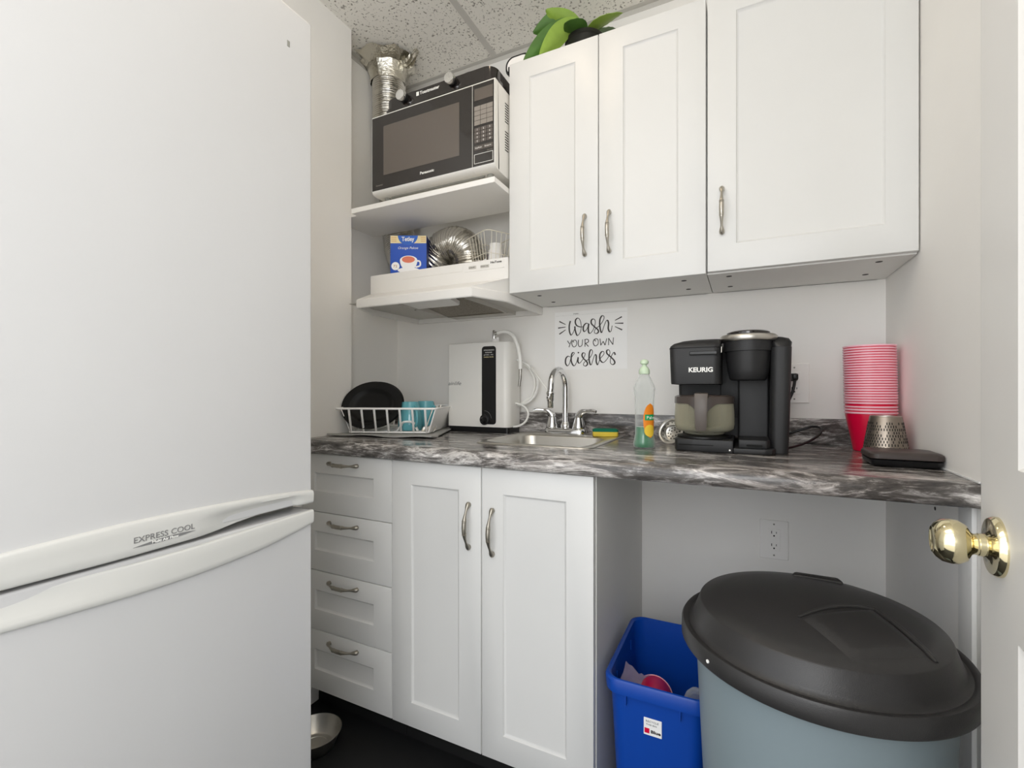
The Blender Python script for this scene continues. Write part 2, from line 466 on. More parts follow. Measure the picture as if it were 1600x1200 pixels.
box(b, 0, 0.0105, -0.0005, 0, 0.012, H_); box(b, 0, 0.0105, -W_, -W_ + 0.0005, 0.012, H_)
b.transform(DM)
door = struct('door_1', b, 'doorp', smooth=30)
door['label'] = 'white panel door standing open at the right with a brass knob'
b = NB(); kz = 0.9040; cy = -0.0605
prof = [(0, 0.0), (0.0325, 0.0), (0.0325, 0.004), (0.030, 0.0075), (0.016, 0.0085), (0.0125, 0.011), (0.0125, 0.017), (0.0115, 0.017), (0.0115, 0.021),
        (0.0135, 0.0235), (0.0205, 0.027), (0.0245, 0.034), (0.0250, 0.041), (0.0235, 0.048), (0.0190, 0.0535), (0.0150, 0.0560), (0.0135, 0.0545), (0, 0.053)]
lathe(b, prof, (0, cy, kz), (-1, 0, 0), 40)
b.transform(DM); k_ = link('door_knob', b, 'brass', door, 50)
b = NB(); box(b, 0.005, 0.030, -0.0005, 0.0012, kz - 0.028, kz + 0.028); b.transform(DM); link('latch_plate', b, 'brass', door)

# ------------------------------------------------------------------ refrigerator
t = wthing('refrigerator', 'tall white two door refrigerator with curved handle bands along the left wall', 'refrigerator')
XF = -0.815
b = NB(); box(b, XS + 0.008, XF - 0.062, 0.112, 0.696, 0.03, 1.83, 0.006); box(b, XS + 0.03, XF - 0.09, 0.13, 0.68, 0.0, 0.03); link('body', b, 'fridge', t)
b = NB(); prism(b, rrect(0.110, 0.6994, 0.842, 1.846, 0.004, 3), XF - 0.055, XF, 'x', 0.0035, 3); up = link('upper_door', b, 'fridge', t)
b = NB(); prism(b, rrect(0.110, 0.6994, 0.055, 0.8255, 0.004, 3), XF - 0.055, XF, 'x', 0.0035, 3); lo = link('lower_door', b, 'fridge', t)
b = NB(); box(b, XF - 0.062, XF - 0.048, 0.118, 0.692, 0.06, 1.84); link('gasket', b, 'gasket', t)
b = NB(); box(b, XF - 0.05, XF - 0.02, 0.12, 0.69, 0.0, 0.055); link('kick_grille', b, 'fplastic', t)
top_u = [(0.1105, 0.8668), (0.17, 0.8722), (0.2375, 0.8768), (0.3397, 0.8811), (0.404, 0.8818), (0.4807, 0.8805), (0.5735, 0.8770), (0.64, 0.8728), (0.6985, 0.8669)]
bot_u = [(0.1105, 0.8330), (0.17, 0.8322), (0.2375, 0.8314), (0.3397, 0.8302), (0.404, 0.8306), (0.4807, 0.8322), (0.52, 0.8355), (0.5425, 0.8385), (0.5998, 0.8432), (0.6421, 0.8450), (0.655, 0.8440), (0.665, 0.8405), (0.6985, 0.8399)]
top_l = [(0.1105, 0.8262), (0.17, 0.8230), (0.2375, 0.8205), (0.2848, 0.8200), (0.3705, 0.8190), (0.404, 0.8187), (0.4807, 0.8192), (0.5735, 0.8225), (0.6985, 0.8262)]
bot_l = [(0.1105, 0.7960), (0.17, 0.7860), (0.2375, 0.7785), (0.3397, 0.7722), (0.404, 0.7698), (0.4807, 0.7702), (0.5735, 0.7762), (0.64, 0.7858), (0.6985, 0.7967)]
def resample(pts, n=48):
    ys = [0.1105 + (0.6985 - 0.1105) * i / n for i in range(n + 1)]
    cp = catmull([(p[0], p[1], 0) for p in pts], 10); out = []
    for y in ys:
        best = cp[0].y
        for a, c in zip(cp, cp[1:]):
            if min(a.x, c.x) - 1e-6 <= y <= max(a.x, c.x) + 1e-6:
                f = (y - a.x) / (c.x - a.x) if abs(c.x - a.x) > 1e-9 else 0
                best = a.y + (c.y - a.y) * f; break
        else:
            best = cp[0].y if y < cp[0].x else cp[-1].y
        out.append((y, best))
    return out
def band(name, top, bot, scoop):
    tp, bt = resample(top), resample(bot); bm = NB(); rows = []
    n = len(tp)
    for i in range(n):
        y = tp[i][0]; z1 = tp[i][1]; z0 = bt[i][1]
        s = scoop(y); h = z1 - z0
        prof = [(XF - 0.002, z1), (XF + 0.0030, z1 - 0.0004), (XF + 0.0062, z1 - 0.0022), (XF + 0.0070, z1 - 0.0050),
                (XF + 0.0074, z1 - 0.30 * h), (XF + 0.0072 - s * 0.0050, z1 - 0.40 * h), (XF + 0.0070 - s * 0.0085, z0 + 0.30 * h),
                (XF + 0.0068 - s * 0.0085, z0 + 0.004), (XF + 0.0050 - s * 0.0070, z0 + 0.001), (XF - 0.002 - s * 0.0030, z0)]
        if scoop is SL:   # the lower band's grip hollow sits at its top edge
            prof = [(XF - 0.004, z1 - 0.001), (XF + 0.0045 - s * 0.0070, z1), (XF + 0.0065 - s * 0.0080, z1 - 0.0020), (XF + 0.0072 - s * 0.0085, z1 - 0.0040),
                    (XF + 0.0074 - s * 0.0070, z1 - 0.35 * h), (XF + 0.0074 - s * 0.0030, z1 - 0.62 * h), (XF + 0.0072, z0 + 0.24 * h),
                    (XF + 0.0070, z0 + 0.0040), (XF + 0.0045, z0 + 0.0012), (XF - 0.002, z0)]
        rows.append([bm.verts.new((x, y, z)) for x, z in prof])
    m_ = len(rows[0])
    for a, c in zip(rows, rows[1:]):
        for k in range(m_): bm.faces.new((a[k], a[(k + 1) % m_], c[(k + 1) % m_], c[k]))
    bm.faces.new(rows[0]); bm.faces.new(rows[-1][::-1])
    return bm
def SU(y): return max(0, min(1, (y - 0.47) / 0.05)) * max(0, min(1, (0.668 - y) / 0.02))
def SL(y):
    f = max(0, min(1, (0.46 - y) / 0.24)); return f * f * (3 - 2 * f)
bu = link('handle_band', band('u', top_u, bot_u, SU), 'fplastic', up, 60)
bl = link('handle_band', band('l', top_l, bot_l, SL), 'fplastic', lo, 60)
letters('lettering', 'EXPRESS COOL', 0.0125, FACEX((XF + 0.0076, 0.3746, 0.8495)), 'inkgrey', bu, 0.0856)
b = NB()
pl = [(0.3730, 0.8432), (0.385, 0.8448), (0.405, 0.8472), (0.425, 0.8480), (0.445, 0.8477), (0.4612, 0.8462), (0.445, 0.8440), (0.425, 0.8426), (0.405, 0.8420), (0.385, 0.8425)]
prism(b, pl, XF + 0.0072, XF + 0.0078, 'x'); sw = link('badge', b, 'inkgrey', bu)
letters('lettering', 'Multi Air Flow', 0.0058, FACEX((XF + 0.0080, 0.3985, 0.8430)), 'inkwhite', sw, 0.037, bold=0.0001)
b = NB(); box(b, XF - 0.001, XF + 0.0006, 0.640, 0.646, 1.763, 1.775, 0.0002); link('scuff_sticker', b, 'panelgrey' if False else 'gasket', up)

# ------------------------------------------------------------------ cabinet fronts
def shaker(bm, x0, x1, z0, z1, yf, th, fl, fr, fb, ft, dep=0.006, sl=0.006, rnd=0.0025):
    """one slab with a sunken centre panel; front looks to -Y at y=yf"""
    def rc(i, y): return [(x0 + i, y, z0 + i), (x1 - i, y, z0 + i), (x1 - i, y, z1 - i), (x0 + i, y, z1 - i)]
    a, c, d, e = x0 + fl, x1 - fr, z0 + fb, z1 - ft
    def ri(i, y): return [(a + i, y, d + i), (c - i, y, d + i), (c - i, y, e - i), (a + i, y, e - i)]
    loft(bm, [rc(0, yf + th), rc(0, yf + rnd), rc(rnd * 0.3, yf + rnd * 0.3), rc(rnd, yf), ri(0, yf), ri(sl * 0.15, yf + dep * 0.25), ri(sl, yf + dep * 0.92), ri(sl * 1.3, yf + dep)])
def pull(parent, x, z, yf, vertical=True, length=0.124, m='nickel', side=0):
    b = NB(); h = length / 2; pts = []; rr = []
    prof = [(-1.0, 0.003, 0.0058), (-0.93, 0.0065, 0.0068), (-0.84, 0.011, 0.0055), (-0.70, 0.0165, 0.0032), (-0.48, 0.0225, 0.0042), (-0.30, 0.0255, 0.0056), (0, 0.0275, 0.0062)]
    prof = prof + [(-s, o, r) for s, o, r in prof[-2::-1]]
    for s, o, r in prof:
        pts.append((x, yf - o, z + s * h) if vertical else (x + s * h, yf - o, z)); rr.append(r)
    tube(b, pts, rr, 12, smooth=5)
    for s in (-1, 1):
        c = (x, yf - 0.0005, z + s * h * 0.93) if vertical else (x + s * h * 0.93, yf - 0.0005, z)
        lathe(b, [(0.0065, 0), (0.0055, 0.004), (0.004, 0.008), (0, 0.0085)], c, (0, -1, 0), 14)
    for s in (-0.30, -0.24, 0.24, 0.30):
        pt = (x, yf - 0.0263, z + s * h) if vertical else (x + s * h, yf - 0.0263, z)
        lathe(b, [(0.0052, -0.0008), (0.0067, 0), (0.0052, 0.0008)], pt, (0, 0, 1) if vertical else (1, 0, 0), 12)
    return link('handle', b, m, parent, 60)

# upper cabinets ---------------------------------------------------
YU = 1.391
def carcass(bm, x0, x1, y0, y1, z0, z1, th=0.016, zb=None):
    box(bm, x0, x0 + th, y0, y1, z0, z1); box(bm, x1 - th, x1, y0, y1, z0, z1)
    zb = z0 + (zb or 0)
    box(bm, x0 + th, x1 - th, y0, y1, zb, zb + th); box(bm, x0 + th, x1 - th, y0, y1, z1 - th, z1)
    box(bm, x0 + th, x1 - th, y1 - 0.006, y1, z0, z1)
    box(bm, x0 + th, x1 - th, y0 + 0.02, y1 - 0.01, (z0 + z1) / 2, (z0 + z1) / 2 + th)
def covers(t, xs, z):
    for x, y in xs:
        b = NB(); disc(b, (x, y, z - 0.0006), 0.0075, th=0.0012, seg=16); link('screw_cap', b, 'slot', t)
t = wthing('wall_cabinet', 'white double door wall cabinet above the sink, its two handles side by side', 'cabinet', 'white wall cabinets over the counter')
b = NB(); carcass(b, -0.6960, -0.0905, YU + 0.020, YB - 0.001, 1.397, 2.154); link('cabinet_box', b, 'white_in', t)
for x0, x1, hx in ((-0.6955, -0.3945, -0.4353), (-0.3920, -0.0915, -0.3597)):
    b = NB(); shaker(b, x0, x1, 1.3968, 2.156, YU, 0.018, 0.073, 0.072, 0.068, 0.061)
    d = link('door', b, 'white', t, 40); pull(d, hx, 1.551, YU)
covers(t, [(-0.62, 1.47), (-0.62, 1.60), (-0.155, 1.455), (-0.155, 1.585)], 1.397)
t = wthing('wall_cabinet', 'wide single door white wall cabinet against the right wall', 'cabinet', 'white wall cabinets over the counter')
b = NB(); carcass(b, -0.0885, 0.3675, YU + 0.020, YB - 0.001, 1.397, 2.154); link('cabinet_box', b, 'white_in', t)
b = NB(); shaker(b, -0.0875, 0.3665, 1.4005, 2.156, YU, 0.018, 0.071, 0.062, 0.070, 0.061)
d = link('door', b, 'white', t, 40); pull(d, -0.051, 1.562, YU)
covers(t, [(-0.035, 1.455), (-0.035, 1.60), (0.305, 1.455), (0.305, 1.60)], 1.397)

# base cabinets ----------------------------------------------------
YD = 1.095; ZB = 0.094; ZT = 0.8685
t = wthing('drawer_cabinet', 'white base cabinet with a stack of four drawers beside the refrigerator', 'cabinet')
b = NB(); carcass(b, XS + 0.002, -0.9400, YD + 0.020, YB - 0.002, ZB, 0.8705, zb=0.0); box(b, XS + 0.002, XS + 0.018, YD + 0.02, YD + 0.021, ZB, 0.87)
link('cabinet_box', b, 'white_in', t)
b = NB(); box(b, XS + 0.002, -0.941, 1.165, 1.180, 0, ZB); link('toe_kick', b, 'toe', t)
zz = [0.8685, 0.6785, 0.4858, 0.2912, 0.0945]
for i in range(4):
    z1, z0 = zz[i] - (0 if i == 0 else 0.001), zz[i + 1] + 0.001
    b = NB(); shaker(b, XS + 0.004, -0.9402, z0, z1, YD, 0.018, 0.0590, 0.0700, 0.0660, 0.0620)
    box(b, XS + 0.03, -0.97, YD + 0.018, YD + 0.45, z0 + 0.03, z0 + 0.035)
    d = link('drawer', b, 'white', t, 40); pull(d, -1.134, z1 - 0.0285, YD, vertical=False, length=0.126, m='pewter')
t = wthing('base_cabinet', 'white double door base cabinet under the sink', 'cabinet')
b = NB(); th = 0.016; x0, x1 = -0.9385, -0.3195
box(b, x0, x0 + th, YD + 0.020, YB - 0.002, ZB, 0.8705); box(b, x1 - th, x1, YD + 0.020, YB - 0.002, 0.0, 0.8705)
box(b, x0 + th, x1 - th, YD + 0.020, YB - 0.002, ZB, ZB + th); box(b, x0 + th, x1 - th, YB - 0.008, YB - 0.002, ZB, 0.70)
link('cabinet_box', b, 'white_in', t)
b = NB(); box(b, x0, x1 - th, 1.165, 1.180, 0, ZB); link('toe_kick', b, 'toe', t)
for a, c, fl, fr, hx, hz in ((-0.9375, -0.6330, 0.070, 0.070, -0.6695, 0.707), (-0.6302, -0.3215, 0.064, 0.069, -0.5963, 0.699)):
    b = NB(); shaker(b, a, c, ZB + 0.0005, ZT, YD, 0.018, fl, fr, 0.071, 0.067)
    d = link('door', b, 'white', t, 40); pull(d, hx, hz, YD, m='pewter')
# filler strip and cleat against the right wall, under the counter
b = NB(); box(b, XR - 0.008, XR - 0.0005, 1.100, 1.158, 0.0, 0.8700, 0.001)
tag(link('support_panel', b, 'white', None), 'narrow white support strip on the right wall under the counter end', 'panel')

# ------------------------------------------------------------------ countertop with backsplash
def counter():
    bm = NB(); z0, z1 = 0.8708, CT; yf = 1.070
    arc = [(yf + 0.020, z0 + 0.0), (yf + 0.006, z0 + 0.002), (yf + 0.001, z0 + 0.008), (yf, z0 + 0.016), (yf + 0.0005, z1 - 0.016), (yf + 0.004, z1 - 0.008), (yf + 0.011, z1 - 0.002), (yf + 0.022, z1)]
    hx0, hx1, hy0, hy1 = -0.722, -0.393, 1.262, 1.560
    prism(bm, arc + [(hy0, z1), (hy0, z0)], XS + 0.0015, XR - 0.0015, 'x')
    box(bm, XS + 0.0015, hx0, hy0, YS, z0, z1); box(bm, XL + 0.0015, hx0, YS + 0.001, YB - 0.0005, z0, z1)
    box(bm, XS + 0.0015, hx0, YS, YS + 0.001, z0, z1)
    box(bm, hx1, XR - 0.0015, hy0, YB - 0.0005, z0, z1); box(bm, hx0, hx1, hy1, YB - 0.0005, z0, z1)
    return bm
ct = tag(link('countertop', counter(), 'marble', None, 50), 'long dark grey marbled laminate countertop with white veins', 'countertop')
b = NB(); box(b, XL + 0.002, XR - 0.0015, YB - 0.020, YB - 0.0005, CT, 0.990, 0.002); link('backsplash', b, 'marble', ct)
b = NB(); box(b, XR - 0.004, XR - 0.0006, 1.085, YB - 0.021, CT, CT + 0.004, 0.001); link('caulk_line', b, 'white', ct)

# ------------------------------------------------------------------ sink and faucet
t = wthing('sink', 'small square stainless steel bar sink set in the counter', 'sink')
b = NB(); rx0, rx1, ry0, ry1 = -0.745, -0.372, 1.237, 1.664
rloft(b, [(rx0, rx1, ry0, ry1, 0.035, CT + 0.0004), (rx0 + 0.001, rx1 - 0.001, ry0 + 0.001, ry1 - 0.001, 0.034, CT + 0.003), (rx0 + 0.006, rx1 - 0.006, ry0 + 0.006, ry1 - 0.006, 0.03, CT + 0.0045),
          (rx0 + 0.024, rx1 - 0.024, ry0 + 0.026, 1.556, 0.05, CT + 0.0035), (rx0 + 0.028, rx1 - 0.028, ry0 + 0.031, 1.551, 0.05, CT - 0.004),
          (rx0 + 0.036, rx1 - 0.036, ry0 + 0.038, 1.544, 0.05, CT - 0.120), (rx0 + 0.050, rx1 - 0.050, ry0 + 0.052, 1.530, 0.045, CT - 0.140), (rx0 + 0.14, rx1 - 0.14, ry0 + 0.12, 1.45, 0.02, CT - 0.145)], k=8, cap0=False)
link('basin', b, 'steel', t, 60)
b = NB(); lathe(b, [(0, 0.001), (0.018, 0.001), (0.030, 0.0045), (0.038, 0.0045), (0.040, 0.0)], (-0.5585, 1.40, CT - 0.145), seg=28); link('drain', b, 'chrome', t)
t = wthing('faucet', 'chrome two handle gooseneck faucet behind the sink', 'faucet')
FX, FY = -0.585, 1.632; z0 = CT + 0.0046
b = NB(); rloft(b, [(FX - 0.080, FX + 0.080, FY - 0.026, FY + 0.026, 0.0255, z0), (FX - 0.080, FX + 0.080, FY - 0.026, FY + 0.026, 0.0255, z0 + 0.010), (FX - 0.076, FX + 0.076, FY - 0.022, FY + 0.022, 0.0215, z0 + 0.017), (FX - 0.070, FX + 0.070, FY - 0.018, FY + 0.018, 0.0175, z0 + 0.019)], k=8)
link('base_plate', b, 'chrome', t, 60)
b = NB(); lathe(b, [(0.017, 0.018), (0.0185, 0.020), (0.0175, 0.034), (0.0145, 0.036), (0.0145, 0.040), (0.0125, 0.042)], (FX, FY, z0), seg=24)
pts = [(FX, FY, z0 + 0.03), (FX, FY, z0 + 0.10), (FX, FY, z0 + 0.165)]
for i in range(1, 13):
    a = PI * i / 12; pts.append((FX - 0.006 * (1 - math.cos(a)) / 2, FY - 0.065 + 0.065 * math.cos(a), z0 + 0.165 + 0.065 * math.sin(a)))
pts.append((FX - 0.008, FY - 0.130, z0 + 0.150))
tube(b, pts, 0.0115, 20); link('spout', b, 'chrome', t, 60)
b = NB(); e = (FX - 0.008, FY - 0.130, z0 + 0.096)
lathe(b, [(0.0095, 0), (0.0105, 0.001), (0.0105, 0.022), (0.0125, 0.026), (0.0125, 0.046), (0.0145, 0.048), (0.0145, 0.055), (0.012, 0.057)], e, seg=24)
lathe(b, [(0.005, 0), (0.005, 0.016), (0.0035, 0.018), (0, 0.018)], (e[0], e[1] - 0.008, e[2] + 0.036), (0, -1, 0), 14)
dv = link('diverter', b, 'chrome', t, 60)
b = NB(); disc(b, (e[0], e[1] - 0.0262, e[2] + 0.036), 0.0028, (0, -1, 0), 0.0006, 12); link('diverter_port', b, 'dark', dv)
for s in (-1, 1):
    b = NB(); cx = FX + s * 0.051
    lathe(b, [(0.0235, 0.016), (0.0245, 0.020), (0.0235, 0.026), (0.0195, 0.040), (0.0165, 0.052), (0.015, 0.058)], (cx, FY, z0), seg=24)
    tube(b, [(cx, FY, z0 + 0.052), (cx + s * 0.003, FY - 0.002, z0 + 0.066), (cx + s * 0.016, FY - 0.006, z0 + 0.079), (cx + s * 0.034, FY - 0.010, z0 + 0.082), (cx + s * 0.056, FY - 0.016, z0 + 0.084), (cx + s * 0.070, FY - 0.020, z0 + 0.081)],
         [0.0152, 0.0150, 0.0110, 0.0080, 0.0070, 0.0055], 14, smooth=5, flat=(1.0, 0.85))
    link('lever_handle', b, 'chrome', t, 60)

# ------------------------------------------------------------------ sponge, dish soap, strainer
t = thing('sponge', 'yellow sponge with green scouring pad on the sink rim', 'sponge', (-0.424, 1.585, CT + 0.0046), math.radians(18))
pl = rrect(-0.043, 0.043, -0.026, 0.026, 0.010)
def sag(bm):
    for v in bm.verts: v.co.z += 0.010 * (1 - (v.co.x / 0.043) ** 2) - 0.010 + (0.010 if False else 0)
    mn = min(v.co.z for v in bm.verts); return mn
b = NB(); rloft(b, [(-0.041, 0.041, -0.024, 0.024, 0.009, 0.0), (-0.043, 0.043, -0.026, 0.026, 0.010, 0.003), (-0.043, 0.043, -0.026, 0.026, 0.010, 0.016)]); link('foam', b, 'sponge', t, 60)
b = NB(); rloft(b, [(-0.043, 0.043, -0.026, 0.026, 0.010, 0.016), (-0.043, 0.043, -0.026, 0.026, 0.010, 0.022), (-0.036, 0.036, -0.021, 0.021, 0.009, 0.0255)]); link('scouring_pad', b, 'scour', t, 60)

t = thing('dish_soap_bottle', 'clear squeeze bottle part full of green dish soap left of the coffee maker', 'bottle', (-0.2491, 1.350, CT + 0.0005), math.radians(24))
outer = [(0.0280, 0.0), (0.0305, 0.004), (0.0312, 0.014), (0.0285, 0.024), (0.0260, 0.038), (0.0258, 0.065), (0.0258, 0.10), (0.0262, 0.135), (0.0285, 0.157), (0.0297, 0.166), (0.0280, 0.174), (0.0215, 0.189), (0.0135, 0.203), (0.0125, 0.208)]
b = NB(); lathe(b, [(0, 0)] + outer + [(0, 0.209)], seg=32, sy=0.8); link('bottle', b, 'bottle', t, 60)
b = NB(); liq = [(0.0268, 0.002), (0.0290, 0.006), (0.0297, 0.014), (0.0270, 0.024), (0.0246, 0.038), (0.0244, 0.059)]
lathe(b, [(0, 0.002)] + liq + [(0, 0.059)], seg=32, sy=0.8); link('liquid', b, 'soapgreen', t, 60)
b = NB(); lathe(b, [(0.0145, 0.207), (0.0150, 0.209), (0.0150, 0.217), (0.0105, 0.226), (0.0065, 0.229), (0.0060, 0.233), (0.0110, 0.236), (0.0118, 0.242), (0.0080, 0.247), (0, 0.249)], seg=24); link('cap', b, 'cap', t, 50)
def wrap(bm, pts, dr=0.0007, mi=0, n=8):
    """label patch wrapped round the bottle: pts (angle_deg, z) polygon, filled as a fan of strips in z"""
    zs_ = [p[1] for p in pts]; z0_, z1_ = min(zs_), max(zs_); K = 18; rows = []
    for k in range(K + 1):
        z = z0_ + (z1_ - z0_) * k / K; xs = []
        for i in range(len(pts)):
            (a0, za), (a1, zb_) = pts[i], pts[(i + 1) % len(pts)]
            if (za - z) * (zb_ - z) <= 0 and abs(za - zb_) > 1e-9: xs.append(a0 + (a1 - a0) * (z - za) / (zb_ - za))
        if len(xs) < 2: xs = [pts[0][0]] * 2
        lo_, hi_ = min(xs), max(xs)
        rad = outer[-1][0]
        for (ra, za), (rb, zb_) in zip(outer, outer[1:]):
            if za <= z <= zb_: rad = ra + (rb - ra) * (z - za) / (zb_ - za)
        rows.append([((rad + dr) * math.cos(math.radians(lo_ + (hi_ - lo_) * j / n)), (rad + dr) * 0.8 * math.sin(math.radians(lo_ + (hi_ - lo_) * j / n)), z) for j in range(n + 1)])
    vs = [[bm.verts.new(p) for p in r] for r in rows]
    for a, c in zip(vs, vs[1:]):
        for j in range(n):
            f = bm.faces.new((a[j], a[j + 1], c[j + 1], c[j])); f.material_index = mi
def ell(ca, cz, ra, rz, n=20): return [(ca + ra * math.cos(2 * PI * i / n), cz + rz * math.sin(2 * PI * i / n)) for i in range(n)]
b = NB(); wrap(b, ell(-64, 0.077, 44, 0.048), 0.0006); lb = link('label', b, 'orange', t, 60)
b = NB(); wrap(b, ell(-66, 0.049, 36, 0.017), 0.0010); link('lemon_print', b, 'lemon', lb, 60)
b = NB(); wrap(b, [(-98, 0.078), (-30, 0.078), (-30, 0.094), (-98, 0.094)], 0.0010); gl = link('name_patch', b, 'lgreen', lb, 60)
for ch, a in (('P', -88), ('a', -72), ('l', -60), ('m', -48)):
    aa = math.radians(a); p = Vector((0.0270 * math.cos(aa), 0.0270 * 0.8 * math.sin(aa), 0.0815))
    letters('lettering', ch, 0.012, frame_mtx(p, (-math.sin(aa), math.cos(aa) * 0.8, 0), (0, 0, 1)), 'inkwhite', gl, ext=0.0002)

t = thing('sink_strainer', 'round metal sink strainer leaning beside the coffee maker base', 'strainer', (-0.196, 1.490, CT))
ax = Vector((-0.35, -0.86, 0.36)).normalized(); c0 = Vector((0, 0, 0.037))
b = NB(); lathe(b, [(0.038, 0.0), (0.040, 0.001), (0.040, 0.003), (0.037, 0.0035), (0.031, 0.0), (0.029, -0.012), (0.022, -0.018), (0, -0.018), (0, -0.0195), (0.023, -0.0195), (0.031, -0.013), (0.033, -0.001), (0.038, 0.0)], c0, ax, 30)
link('cup', b, 'steel', t, 60)
b = NB(); q = rot_to(ax)
for ring, n in ((0.010, 6), (0.018, 11)):
    for i in range(n):
        a = 2 * PI * i / n; p = c0 + (q @ Vector((ring * math.cos(a), ring * math.sin(a), -0.0178))); disc(b, p, 0.0022, ax, 0.0004, 8)
for i in range(14):
    a = 2 * PI * i / 14; p = c0 + (q @ Vector((0.0298 * math.cos(a), 0.0298 * math.sin(a), -0.006))); disc(b, p, 0.0026, q @ Vector((-math.cos(a), -math.sin(a), 0.1)), 0.0006, 8)
link('drain_holes', b, 'slot', t)

# ------------------------------------------------------------------ drying mat, dish rack and what stands in it
b = NB()
def matpoly():
    P = [(-1.318, 1.196), (-1.20, 1.215), (-1.06, 1.240), (-0.955, 1.262), (-0.925, 1.273), (-0.935, 1.33), (-0.962, 1.39), (-1.02, 1.52), (-1.080, 1.655), (-1.40, 1.655), (-1.40, 1.335), (-1.318, 1.335), (-1.318, 1.26)]
    return P
MP = matpoly()
def zc(x, y):   # the front edge and right corner curl up a little
    d1 = max(0, 1 - (y - (1.196 + (x + 1.318) * 0.196)) / 0.05); d2 = max(0, 1 - abs(x + 0.955 + (y - 1.39) * 0.45) / 0.045) if y > 1.33 else 0
    return 0.006 * d1 * (0.6 + 0.4 * math.sin(x * 31)) + 0.005 * d2
t_ = bmesh.new(); vs = [t_.verts.new((x, y, 0)) for x, y in MP]; t_.faces.new(vs)
bmesh.ops.triangulate(t_, faces=t_.faces[:]); bmesh.ops.subdivide_edges(t_, edges=t_.edges[:], cuts=7, use_grid_fill=True)
for v in t_.verts: v.co.z = CT + 0.001 + zc(v.co.x, v.co.y)
top = bmesh.ops.extrude_face_region(t_, geom=t_.faces[:])
for v in [g for g in top['geom'] if isinstance(g, bmesh.types.BMVert)]: v.co.z += 0.0045
merge(b, t_)
tag(link('drying_mat', b, 'matgrey', None, 50), 'grey dish drying mat with curled edges under the dish rack', 'mat')

RA = math.radians(22); RO = Vector((-1.2640, 1.2500, CT + 0.012))
rk = thing('dish_rack', 'white coated wire dish rack on the grey mat', 'dish rack', RO, RA)
LX, LY, HZ = 0.285, 0.330, 0.085        # bottom length along the front, depth, height
ox = 0.020                              # flare of the rim
def rim_loop(x0, x1, y0, y1, z, r=0.02): return [(x, y, z) for x, y in rrect(x0, x1, y0, y1, r, 5)]
b = NB(); tube(b, rim_loop(-0.004, LX, 0, LY, 0, 0.012), 0.0030, 8, closed=True)
tube(b, rim_loop(-0.040, LX + 0.034, -0.030, LY + 0.012, HZ, 0.012), 0.0036, 8, closed=True); link('rim_wire', b, 'rack', rk, 60)
b = NB()
for i in range(7):
    x = 0.006 + i * 0.0455
    tube(b, [(x + 0.003, -0.030, HZ), (x, 0.0, 0.0), (x, LY, 0.0), (x + 0.003, LY + 0.012, HZ)], 0.0040, 10)
link('front_bars', b, 'rack', rk, 60)
b = NB()
for i in range(9):
    y = 0.015 + i * (LY - 0.03) / 8
    tube(b, [(-0.040, y, HZ), (-0.004, y, 0)], 0.0018, 6)
    tube(b, [(0, y, 0.0), (LX, y, 0.0)], 0.0018, 6)
link('side_bars', b, 'rack', rk, 60)
b = NB(); loft(b, [[(LX, 0.0, 0.002), (LX + 0.030, -0.026, HZ - 0.004), (LX + 0.030, LY + 0.008, HZ - 0.004), (LX, LY, 0.002)], [(LX + 0.004, 0.0, 0.002), (LX + 0.034, -0.026, HZ - 0.004), (LX + 0.034, LY + 0.008, HZ - 0.004), (LX + 0.004, LY, 0.002)]])
link('side_panel', b, 'rack', rk)
b = NB()   # white plastic arch of the cutlery holder at the front
tube(b, [(0.165, 0.030, 0.003), (0.178, 0.030, 0.020), (0.186, 0.030, 0.033), (0.205, 0.030, 0.036), (0.222, 0.030, 0.033), (0.232, 0.030, 0.018), (0.240, 0.030, 0.003)], 0.0080, 10, smooth=4, flat=(1.2, 0.55))
link('cup_clip', b, 'rack', rk, 60)
RM = Matrix.Translation(RO) @ Matrix.Rotation(RA, 4, 'Z')
def plate(label, off, tilt, rr=0.096, ov=1.17, group='black plates in the dish rack'):
    hx = (Matrix.Rotation(RA, 4, 'Z') @ Vector((1, 0, 0))); n = (Matrix.Rotation(RA, 4, 'Z') @ Vector((0.0, -math.cos(tilt), math.sin(tilt)))).normalized()
    up_ = n.cross(hx).normalized()
    if up_.z < 0: up_ = -up_
    ctr = RM @ Vector((0.066, 0.006 + off, 0.0)); c = Vector((ctr.x, ctr.y, RO.z + 0.004)) + up_ * rr
    b = NB(); q = [(0, 0.001), (0.052, 0.001), (0.060, 0.003), (0.068, 0.010), (0.0710, 0.0125), (0.0740, 0.0125), (0.0920, 0.0165), (0.0955, 0.0165), (0.0960, 0.0150), (0.0940, 0.0135), (0.072, 0.0085), (0.062, -0.001), (0.056, -0.004), (0.052, -0.004), (0.050, -0.002), (0, -0.002)]
    lathe(b, q, (0, 0, 0), (0, 0, 1), 56, sx=ov)
    m4 = Matrix((hx, up_, hx.cross(up_))).transposed().to_4x4() if hx.cross(up_).dot(n) > 0 else Matrix((-hx, up_, (-hx).cross(up_))).transposed().to_4x4()
    b.transform(m4)
    return tag(link('plate', b, 'plate', None, 60, loc=c), label, 'plate', group)
plate('black plate leaning at the front of the dish rack', 0.0, math.radians(27))
plate('black plate just behind the front plate in the dish rack', 0.014, math.radians(27))
plate('rearmost black plate in the dish rack, mostly hidden', 0.028, math.radians(27))
